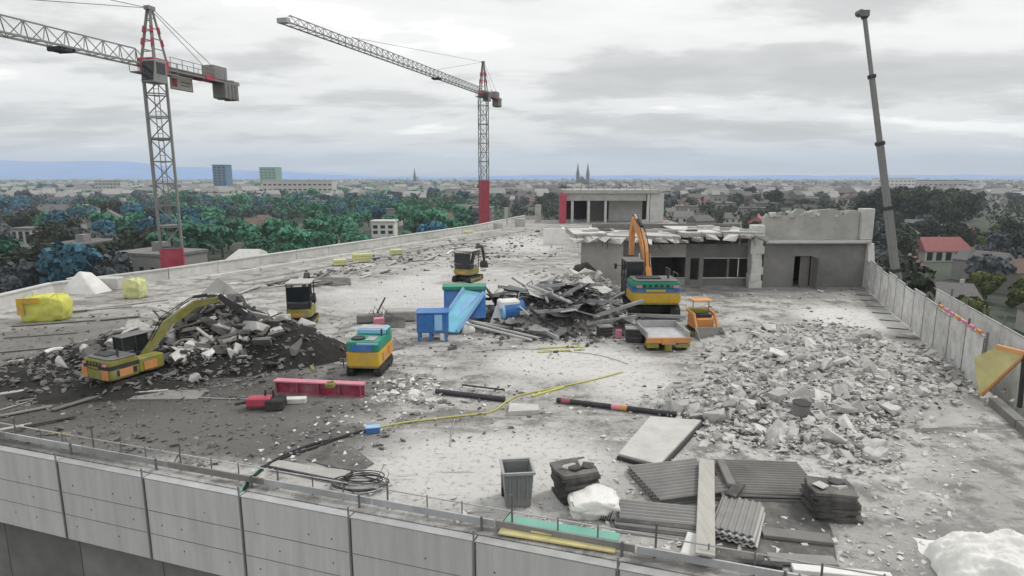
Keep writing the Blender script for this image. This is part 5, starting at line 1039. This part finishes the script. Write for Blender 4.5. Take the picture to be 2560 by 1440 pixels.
# boards lying about the far side of the black heap and on the dirty near end
bd_ = [((10, 845), (190, 832), 1), ((0, 880), (160, 865), 1), ((20, 905), (110, 893), 0), ((0, 925), (230, 905), 1), ((10, 960), (200, 935), 1), ((0, 985), (90, 972), 0), ((40, 1005), (270, 965), 1), ((0, 1040), (130, 1015), 1), ((130, 1025), (260, 985), 1), ((60, 1065), (190, 1040), 1), ((0, 1075), (80, 1060), 0), ((30, 815), (240, 800), 1), ((150, 780), (330, 765), 0), ((240, 770), (420, 748), 0), ((60, 790), (220, 775), 1), ((420, 735), (600, 700), 0), ((690, 800), (760, 790), 0), ((250, 800), (350, 790), 1), ((300, 985), (420, 975), 0)]
for i, (a, b_, k) in enumerate(bd_):
    z_ = .03 + .012 * (i % 5); tag(MB().beam(at(*a, z_), at(*b_, z_), .12 + .05 * (i % 3), .05).build('loose_plank', 'wood_dark' if k else 'wood_pale', bevel=.008), 'weathered dark plank lying on the dirty deck beside the black heap' if k else 'pale plank lying on the dirty deck beside the black heap', 'plank', 'dark loose planks' if k else 'pale loose planks')
rp_ = random.Random(55)
for i in range(34):
    q = pick(rp_, [(560, 735), (700, 690), (1000, 625), (1180, 590), (1250, 600), (1100, 660), (800, 720)]); a = rp_.gauss(1.1, .35); L = rp_.uniform(.8, 3.2); d = Vector((math.cos(a), math.sin(a), 0)) * L / 2
    tag(MB().beam(q - d + Vector((0, 0, .06)), q + d + Vector((0, 0, .06 + .1 * rp_.random())), rp_.uniform(.12, .4), .08).build('loose_board', ('wood_pale', 'wood_dark', 'sheet_grey', 'concrete_pale')[i % 4], bevel=.01), ('pale', 'dark', 'grey', 'whitish')[i % 4] + ' loose board lying along the far parapet', 'board', ('pale', 'dark', 'grey', 'whitish')[i % 4] + ' boards along the parapet')
cable('white_hose', 'thick white hose arching beside the olive excavator', [(100, 895), (120, 878), (150, 872), (175, 880)], .09, 'white_bag', .15, 'hose')
# dark flat sheets on the far deck
for i, (pp, mt, lb) in enumerate(((((760, 702), (790, 692), (875, 696), (878, 712), (830, 716)), 'tarp_dark', 'dark flat sheet on the far deck between the mini excavators'), (((1270, 1040), (1275, 1018), (1345, 1022), (1348, 1036)), 'sheet_pale', 'small pale sheet stack beside the yellow cable'), (((850, 880), (990, 850), (1010, 870), (900, 900)), 'concrete_dark', 'thin dark sheet behind the tracked machine'))):
    q = [at(*v) for v in pp]; tag(MB().prz([(v.x, v.y) for v in q], .004, .05 + .1 * (i == 1)).build('flat_sheet', mt), lb, 'sheet')
p = at(330, 1000, 0); tag(MB().b2((p.x - .1, p.y, 0), (p.x + 2.2, p.y + .9, .04)).build('steel_sheet', 'sheet_grey', rot=None), 'grey steel sheet on the dirty deck before the olive excavator', 'sheet')
# orange formwork board leaning at the end of the hoarding
A, B_, C_, D_ = at(2450, 988, .02), atY(2562, 884, 19.4), atY(2492, 866, 20.1), atY(2436, 895, 20.7)
nrm = (B_ - A).cross(D_ - A).normalized() * .05
g = thing('leaning_board', 'yellow formwork board with orange edges propped at the end of the hoarding', 'board', (0, 0, 0))
MB().add([A, B_, C_, D_, A + nrm, B_ + nrm, C_ + nrm, D_ + nrm], [(0, 1, 2, 3), (7, 6, 5, 4), (0, 4, 5, 1), (1, 5, 6, 2), (2, 6, 7, 3), (3, 7, 4, 0)]).build('face', 'ply_yellow', g)
MB().beam(A - nrm * .3, B_ - nrm * .3, .12, .14).build('edge_beam', 'orange_paint', g); MB().beam(B_, C_, .12, .14).build('edge_beam', 'ply_orange', g); MB().beam(B_ + Vector((.0, 0, 0)), B_ + Vector((1.2, -.3, 0)), .12, .16).build('edge_beam', 'orange_paint', g)
MB().beam(B_, Vector((B_.x + .1, B_.y, 0)), .1).build('prop', 'steel_dark', g); MB().beam((A + B_) / 2 - nrm, (C_ + D_) / 2 - nrm, .1, .08).build('cross_batten', 'ply_orange', g)
# warning tape blocks on the hoarding
for i in range(7):
    f_ = i / 6; a = ha.lerp(hb, .02 + .2 * f_); tag(MB().box((a.x - .04, a.y, 2.06), (.1, .36, .14), rz=-.35).build('warning_block', 'red_light' if i % 3 else 'orange_paint', bevel=.01), 'pink warning block fixed in a row along the hoarding' if i % 3 else 'orange warning block fixed in a row along the hoarding', 'warning block', 'pink warning blocks' if i % 3 else 'orange warning blocks')

# ------------------------------------------------------------------ the city below
rc = random.Random(77)
def tree_proto(label, leaf, hgt, rad, seed, conifer=False, group='trees of the park', n_=950, lf=.55):
    r_ = random.Random(seed); g = thing('tree', label, 'tree', (0, 0, 0), 0, group); mb = MB()
    mb.tube([(0, 0, 0), (.1, 0, hgt * .25), (0, .1, hgt * .5), (0, 0, hgt * .8)], [.03 * hgt, .024 * hgt, .018 * hgt, .006 * hgt], 7)
    lobes = [(Vector((0, 0, hgt * .68)), rad * .7)]
    for i in range(9):
        a = r_.uniform(0, 6.3); rr_ = rad * r_.uniform(.35, .75); c = Vector((rr_ * math.cos(a), rr_ * math.sin(a), hgt * r_.uniform(.38, .86))); lobes.append((c, rad * r_.uniform(.28, .5)))
        mb.tube([(0, 0, hgt * .3), tuple(c * .5 + Vector((0, 0, hgt * .2))), tuple(c)], [.012 * hgt, .008 * hgt, .003 * hgt], 5)
    mb.build('trunk', 'bark', g); cr = MB()
    for i in range(n_):
        c, rr_ = lobes[r_.randrange(len(lobes))]; d = Vector((r_.gauss(0, 1), r_.gauss(0, 1), r_.gauss(0, 1) + .2)).normalized(); p = c + Vector((d.x, d.y, d.z * .85)) * rr_ * r_.uniform(.55, 1.08)
        s_ = lf * r_.uniform(.6, 1.4); q = (d + Vector((r_.gauss(0, .5), r_.gauss(0, .5), r_.gauss(0, .5)))).normalized(); u = q.cross(Vector((.3, .2, 1))).normalized(); v = q.cross(u)
        cr.add([p - u * s_ - v * s_ * .5, p + u * s_ * .4 - v * s_, p + u * s_ + v * s_ * .4, p - u * s_ * .3 + v * s_], [(0, 1, 2, 3)])
    cr.build('crown', leaf, g); return g
TR = [tree_proto('leafy green tree in the park below the parapet', 'leaf_teal', 13, 5.2, 1), tree_proto('bluish green tree in the park below the parapet', 'leaf_blue', 15, 5.0, 2), tree_proto('broad green tree in the park below the parapet', 'leaf_teal', 11, 6.0, 3),
      tree_proto('grey green tree among the houses', 'leaf_grey', 12, 5.0, 4, group='trees among the houses'), tree_proto('dark green tree among the houses', 'leaf_dark', 13, 5.6, 5, group='trees among the houses'), tree_proto('olive tree crown among the houses', 'leaf_olive', 8, 3.8, 6, group='trees among the houses')]
def house_proto(label, wd, dp, h, rf, wall, roofm, flat=False, win=True, group='houses of the city'):
    g = thing('house', label, 'house', (0, 0, 0), 0, group); wl_ = MB().b2((-wd / 2, -dp / 2, 0), (wd / 2, dp / 2, h)).build('wall', wall, g)
    if flat: MB().b2((-wd / 2 - .3, -dp / 2 - .3, h), (wd / 2 + .3, dp / 2 + .3, h + .6)).build('roof', roofm, g); MB().b2((-1.5, -1, h + .6), (1.5, 1.5, h + 2.6)).build('roof_hut', wall, g)
    else:
        MB().add([(-wd / 2 - .5, -dp / 2 - .6, h - .2), (wd / 2 + .5, -dp / 2 - .6, h - .2), (wd / 2 + .5, dp / 2 + .6, h - .2), (-wd / 2 - .5, dp / 2 + .6, h - .2), (-wd / 2 + .6, 0, h + rf), (wd / 2 - .6, 0, h + rf)], [(0, 1, 5, 4), (2, 3, 4, 5), (1, 2, 5), (3, 0, 4), (3, 2, 1, 0)]).build('roof', roofm, g)
        MB().b2((wd * .2, .3, h + rf * .4), (wd * .2 + .8, 1.1, h + rf + .9)).build('chimney', wall, g)
    if win:
        nf = max(1, int(h / 3)); nc = max(2, int(wd / 3))
        for j in range(nf):
            for i in range(nc): x = -wd / 2 + (i + .5) * wd / nc; MB().b2((x - .6, -dp / 2 - .05, j * 3 + 1), (x + .6, -dp / 2 + .05, j * 3 + 2.5)).build('window', 'glass', g)
    return g
HS = [house_proto('pale house with grey hipped roof in the city', 11, 9, 6.5, 3.2, 'render_pale', 'roof_grey'), house_proto('grey house with brown hipped roof in the city', 12, 9, 7, 3.4, 'render_grey', 'roof_brown'), house_proto('pale house with red hipped roof in the city', 10, 8.5, 6, 3.2, 'render_pale', 'roof_red'),
      house_proto('grey flat roofed block in the city', 16, 11, 11, 0, 'render_grey', 'roof_grey', True), house_proto('pale flat roofed block in the city', 18, 10, 9, 0, 'render_pale', 'roof_grey', True), house_proto('long grey house with dark hipped roof in the city', 17, 9, 8, 3.5, 'render_grey', 'roof_grey')]
def polar(d, px): u = (px - 1280) / F; return Vector((u * d * .99, d, GZ))
used = set(); placed = []; BASE = {}
def region(p):
    px = 1280 + p.x / p.y * F; far = p.y > 430
    where = 'at the edge of the view' if px < 250 else 'by the nearer crane' if px < 560 else 'under the long pale building' if px < 850 else 'by the white house' if px < 1100 else 'around the farther crane' if px < 1420 else 'behind the open concrete storey' if px < 1680 else 'behind the broken roof slab' if px < 1900 else 'behind the ragged upper wall' if px < 2180 else 'around the mobile crane boom' if px < 2330 else 'beyond the hoarding'
    return where, far
def place(proto, loc, rz, sc):
    o = proto if proto not in used else copy_tree(proto); first = proto not in used; used.add(proto)
    if first: BASE[proto.name] = proto['label'].split(' in the ')[0].split(' among ')[0]
    wh, fr = region(loc); o['label'] = ('far ' if fr else '') + BASE[proto.name] + ' ' + wh; o['group'] = ('trees ' if proto in TR else 'houses ') + wh
    o.location = loc; o.rotation_euler = (0, 0, rz); o.scale = (sc[0], sc[1], sc[2]) if isinstance(sc, tuple) else (sc, sc, sc); return o
def free(p, r_):
    for q, s_ in placed:
        if (q.x - p.x) ** 2 + (q.y - p.y) ** 2 < (r_ + s_) ** 2: return False
    if p.y < 112 and -34 < p.x < 32: return False
    for (cx0, cy0, cr) in ((pz.x, 53, 5), (b2.x, 125, 5), (42, 60, 14), (30, 60, 12), (50, 60, 10)):
        if (cx0 - p.x) ** 2 + (cy0 - p.y) ** 2 < (cr + r_) ** 2: return False
    return True
# special buildings
def special(name, label, px0, px1, ytop, Y, dp, wall, roofm, cat='building', rows=4, cols=6, roofh=0):
    a, b_ = atY(px0, ytop, Y), atY(px1, ytop, Y); wd = b_.x - a.x; h = a.z - GZ; g = thing(name, label, cat, ((a.x + b_.x) / 2, Y, GZ)); placed.append((Vector(((a.x + b_.x) / 2, Y + dp / 2, 0)), max(wd, dp) * .55))
    MB().b2((-wd / 2, 0, 0), (wd / 2, dp, h - roofh)).build('wall', wall, g)
    if roofh: MB().add([(-wd / 2 - .5, -.6, h - roofh), (wd / 2 + .5, -.6, h - roofh), (wd / 2 + .5, dp + .6, h - roofh), (-wd / 2 - .5, dp + .6, h - roofh), (-wd / 2 + 1, dp / 2, h), (wd / 2 - 1, dp / 2, h)], [(0, 1, 5, 4), (2, 3, 4, 5), (1, 2, 5), (3, 0, 4), (3, 2, 1, 0)]).build('roof', roofm, g)
    else: MB().b2((-wd / 2 - .4, -.4, h), (wd / 2 + .4, dp + .4, h + .8)).build('roof', roofm, g)
    for j in range(rows):
        for i in range(cols): x = -wd / 2 + (i + .5) * wd / cols; z = h - roofh - (j + .75) * (h - roofh) * .7 / rows; MB().b2((x - wd / cols * .3, -.06, z - 1), (x + wd / cols * .3, .05, z + .6)).build('window', 'glass', g)
    return g
special('tower_block', 'tall blue tower block on the skyline beyond the nearer crane', 530, 563, 413, 900, 20, 'block_blue', 'roof_grey', rows=8, cols=3)
special('tower_block', 'green tower block on the skyline above the long pale building', 648, 688, 419, 1300, 35, 'block_green', 'roof_grey', rows=6, cols=4)
special('long_building', 'long pale building standing above the park trees', 655, 830, 452, 720, 18, 'render_pale', 'render_pale', rows=3, cols=14)
special('white_house', 'white house with dark windows among the park trees', 928, 985, 556, 300, 9, 'white_bag', 'render_pale', 'house', 2, 3)
special('grey_hall', 'grey shed with pale roof just beyond the parapet', 568, 640, 628, 190, 12, 'render_grey', 'concrete_pale', 'shed', 1, 3, 2.5)
special('pale_block', 'pale facade among grey trees at the edge of the view', 25, 75, 575, 260, 9, 'render_pale', 'roof_grey', rows=3, cols=3)
special('pale_block', 'wide pale block below the blue hills', 235, 300, 453, 900, 18, 'render_pale', 'roof_grey', rows=3, cols=7)
special('red_roof_house', 'broad house with red roof beyond the hoarding', 2318, 2436, 596, 215, 11, 'render_pale', 'roof_red', 'house', 2, 5, 4.5)
special('red_roof_house', 'low house with red roof beside the olive trees', 2470, 2530, 645, 185, 9, 'render_pale', 'roof_red', 'house', 1, 3, 3)
special('gabled_house', 'pale grey house below the dark tree masses', 2350, 2440, 562, 300, 10, 'render_pale', 'roof_grey', 'house', 2, 4, 3.5)
special('white_block', 'white slab block on the skyline beyond the mobile crane', 2195, 2290, 446, 1100, 18, 'white_bag', 'render_pale', rows=3, cols=9)
special('pale_block', 'grey pale block near the horizon beyond the mobile crane', 2310, 2420, 452, 1000, 18, 'render_pale', 'roof_grey', rows=2, cols=9)
# churches
def church(label, pxs, ytop, Y, wd):
    c0 = atY(sum(pxs) / len(pxs), ytop, Y); g = thing('church', label, 'church', (c0.x, Y, GZ)); placed.append((Vector((c0.x, Y, 0)), 25))
    for px in pxs:
        x = atY(px, ytop, Y).x - c0.x; h = c0.z - GZ; MB().b2((x - wd / 2, -wd / 2, 0), (x + wd / 2, wd / 2, h * .5)).build('tower', 'church', g); MB().cyl((x, 0, h * .5), (x, 0, h), wd * .6, .15, 8).build('spire', 'church', g)
        for s_ in (-1, 1): MB().cyl((x + s_ * wd * .45, -wd * .45, h * .48), (x + s_ * wd * .45, -wd * .45, h * .6), wd * .14, .05, 6).build('pinnacle', 'church', g)
    hw = max(abs(atY(pxs[0], ytop, Y).x - c0.x), wd); MB().prx([(0, 0), (60, 0), (60, 22), (0, 22)], -hw, hw).build('nave', 'church', g, loc=(0, 4, -8)); MB().add([(-hw, 0, 22), (hw, 0, 22), (hw, 60, 22), (-hw, 60, 22), (0, 0, 36), (0, 60, 36)], [(0, 1, 4), (2, 3, 5), (1, 2, 5, 4), (3, 0, 4, 5)]).build('roof', 'roof_grey', g, loc=(0, 4, -8))
church('twin spired dark church on the skyline', (1445, 1470), 406, 1700, 8); church('slender single church spire on the skyline', (1036,), 420, 1900, 7)
def clear_view(px, d):                    # keep sight lines to the landmark buildings open
    for a, b_, dd in ((915, 995, 300), (555, 650, 190), (20, 80, 260), (2318, 2436, 215)):
        if a - 30 < px < b_ + 30 and dd * .6 < d < dd: return True
    return False
# near belt: trees left, mixture right
cnt = [0, 0]
def seed_city(px0, px1, d0, d1, n_, ptree, trees, houses, sc=(.8, 1.25), grow=1.0):
    k = 0; tries = 0
    while k < n_ and tries < n_ * 14:
        tries += 1; px = rc.uniform(px0, px1); d = 1 / rc.uniform(1 / d1, 1 / d0); p = polar(d, px); istree = rc.random() < ptree
        r_ = (3.4 if istree else 8) * grow
        if clear_view(px, d) or not free(p, r_): continue
        placed.append((p, r_)); s_ = rc.uniform(*sc)
        if istree: place(TR[rc.choice(trees)], p, rc.uniform(0, 6.3), s_ * grow); cnt[0] += 1
        else: place(HS[rc.choice(houses)], p, rc.uniform(-.6, .6) + (rc.random() < .3) * 1.57, s_ * .9); cnt[1] += 1
        k += 1
seed_city(380, 1170, 175, 420, 75, .88, [0, 0, 1, 2], [0, 1, 4])
seed_city(-120, 420, 120, 420, 60, .75, [3, 3, 1, 0, 4], [0, 1, 3, 5])
seed_city(1150, 1700, 260, 700, 45, .5, [4, 3, 4, 0], [0, 1, 3, 5])
seed_city(1650, 2250, 200, 700, 60, .38, [4, 3, 4, 5], [0, 1, 2, 3, 5])
seed_city(2195, 2275, 82, 125, 6, 1, [4], [0], (.9, 1.15), 1.0)
seed_city(2190, 2430, 300, 430, 15, 1, [4], [0], (1.2, 1.6), 1.15)
seed_city(2200, 2680, 110, 330, 85, .5, [4, 5, 5, 3], [0, 1, 2, 5], (.7, 1.0))
seed_city(-100, 1200, 420, 950, 80, .62, [0, 1, 2, 3], [0, 1, 3, 4, 5], (.9, 1.3), 1.15)
seed_city(1150, 2680, 480, 950, 80, .3, [4, 3, 3], [0, 1, 3, 4, 5], (.9, 1.3), 1.15)
for g in TR + HS:
    if g not in used: place(g, polar(600, 500), 0, 1)
# far city and far woods: masses nobody could count
def mass(name, mat, label, cat, n_, d0, d1, px0, px1, fn, seed):
    r_ = random.Random(seed); mb = MB()
    for _ in range(n_):
        px = r_.uniform(px0, px1); d = 1 / r_.uniform(1 / d1, 1 / d0); p = polar(d, px); fn(mb, p, r_, d)
    return tag(mb.build(name, mat), label, cat, kind='stuff')
def m_tree(mb, p, r_, d):
    s_ = r_.uniform(4, 8); h = r_.uniform(8, 15)
    for k in range(3):
        v, f = rocks_small[r_.randrange(12)]; mb.add(v, f, Matrix.Translation((p.x + r_.gauss(0, s_ * .5), p.y + r_.gauss(0, s_ * .5), GZ + h * r_.uniform(.35, .75))) @ Matrix.Rotation(r_.uniform(0, 6), 4, 'Z') @ Matrix.Diagonal((s_ * 1.5, s_ * 1.5, h * .8, 1)))
def m_house(mb, p, r_, d):
    wd, dp, h = r_.uniform(9, 22), r_.uniform(8, 14), r_.uniform(6, 13); rz = r_.uniform(-.7, .7); T = Matrix.Translation((p.x, p.y, GZ)) @ Matrix.Rotation(rz, 4, 'Z'); rf = r_.choice((0.3, 3, 4, 5))
    mb.add([(-wd / 2, -dp / 2, 0), (wd / 2, -dp / 2, 0), (wd / 2, dp / 2, 0), (-wd / 2, dp / 2, 0), (-wd / 2, -dp / 2, h), (wd / 2, -dp / 2, h), (wd / 2, dp / 2, h), (-wd / 2, dp / 2, h), (-wd / 2 + 1, 0, h + rf), (wd / 2 - 1, 0, h + rf)], [(0, 1, 5, 4), (1, 2, 6, 5), (2, 3, 7, 6), (3, 0, 4, 7), (4, 5, 9, 8), (6, 7, 8, 9), (5, 6, 9), (7, 4, 8)], T)
def m_leafy(mb, p, r_, d):
    s_ = r_.uniform(3.5, 6.5); h = r_.uniform(8, 15); c0 = Vector((p.x, p.y, GZ + h * .6)); lob = [c0 + Vector((r_.gauss(0, s_ * .45), r_.gauss(0, s_ * .45), r_.gauss(0, h * .14))) for _ in range(5)]
    for k in range(64):
        dv = Vector((r_.gauss(0, 1), r_.gauss(0, 1), r_.gauss(.2, 1))).normalized(); q_ = lob[k % 5] + dv * s_ * .55 * r_.uniform(.6, 1.05); z_ = r_.uniform(.5, 1.15); nn = (dv + Vector((r_.gauss(0, .5), r_.gauss(0, .5), r_.gauss(0, .5)))).normalized(); u_ = nn.cross(Vector((.3, .2, 1))).normalized(); v_ = nn.cross(u_)
        mb.add([q_ - u_ * z_ - v_ * z_ * .5, q_ + u_ * z_ * .4 - v_ * z_, q_ + u_ * z_ + v_ * z_ * .4, q_ - u_ * z_ * .3 + v_ * z_], [(0, 1, 2, 3)])
mass('park_woods', 'leaf_teal', 'dense green woods of the park behind the nearer trees', 'woods', 520, 400, 1100, 330, 1230, m_leafy, 11)
mass('blue_park_woods', 'leaf_blue', 'dense bluish woods of the park below the hills', 'woods', 480, 400, 1300, -250, 1000, m_leafy, 12)
mass('grey_park_woods', 'leaf_grey', 'dense grey woods at the edge of the park', 'woods', 300, 380, 1200, -250, 700, m_leafy, 13)
mass('street_trees', 'leaf_dark', 'dark street trees between the houses of the city', 'woods', 300, 330, 1200, 1180, 2800, m_leafy, 14)
mass('far_woods', 'leaf_teal', 'far woods of the park merging towards the hills', 'woods', 1400, 700, 3200, -300, 1250, m_tree, 1)
mass('far_blue_woods', 'leaf_blue', 'far bluish woods below the hills', 'woods', 1100, 800, 4500, -300, 1250, m_tree, 2)
mass('far_city_trees', 'leaf_dark', 'far dark trees between the city roofs', 'woods', 1500, 600, 3500, 1150, 2900, m_tree, 3)
mass('far_grey_trees', 'leaf_grey', 'far grey trees between the city roofs', 'woods', 1300, 600, 4500, -300, 2900, m_tree, 4)
mass('far_city', 'render_grey', 'far grey houses of the city below the horizon', 'city', 1300, 700, 4500, 100, 2900, m_house, 5)
mass('far_pale_city', 'far_pale', 'far pale houses of the city below the horizon', 'city', 1100, 600, 4500, -300, 2900, m_house, 6)
mass('far_dark_roofs', 'roof_grey', 'far dark roofed houses of the city below the horizon', 'city', 900, 600, 3500, 1100, 2900, m_house, 7)

# ------------------------------------------------------------------ air
hz = MB().b2((-13000, -2500, GZ - 8), (13000, 12500, 330)).build('haze', 'hill'); hz['kind'] = 'stuff'
hm = bpy.data.materials.new('haze_air'); hm.use_nodes = True; ht = hm.node_tree
for n_ in list(ht.nodes): ht.nodes.remove(n_)
ho_ = ht.nodes.new('ShaderNodeOutputMaterial'); pv = ht.nodes.new('ShaderNodeVolumePrincipled'); pv.inputs['Density'].default_value = .00019; pv.inputs['Color'].default_value = (.78, .86, .96, 1); pv.inputs['Anisotropy'].default_value = .0
ht.links.new(pv.outputs[0], ho_.inputs['Volume']); hz.data.materials.clear(); hz.data.materials.append(hm)
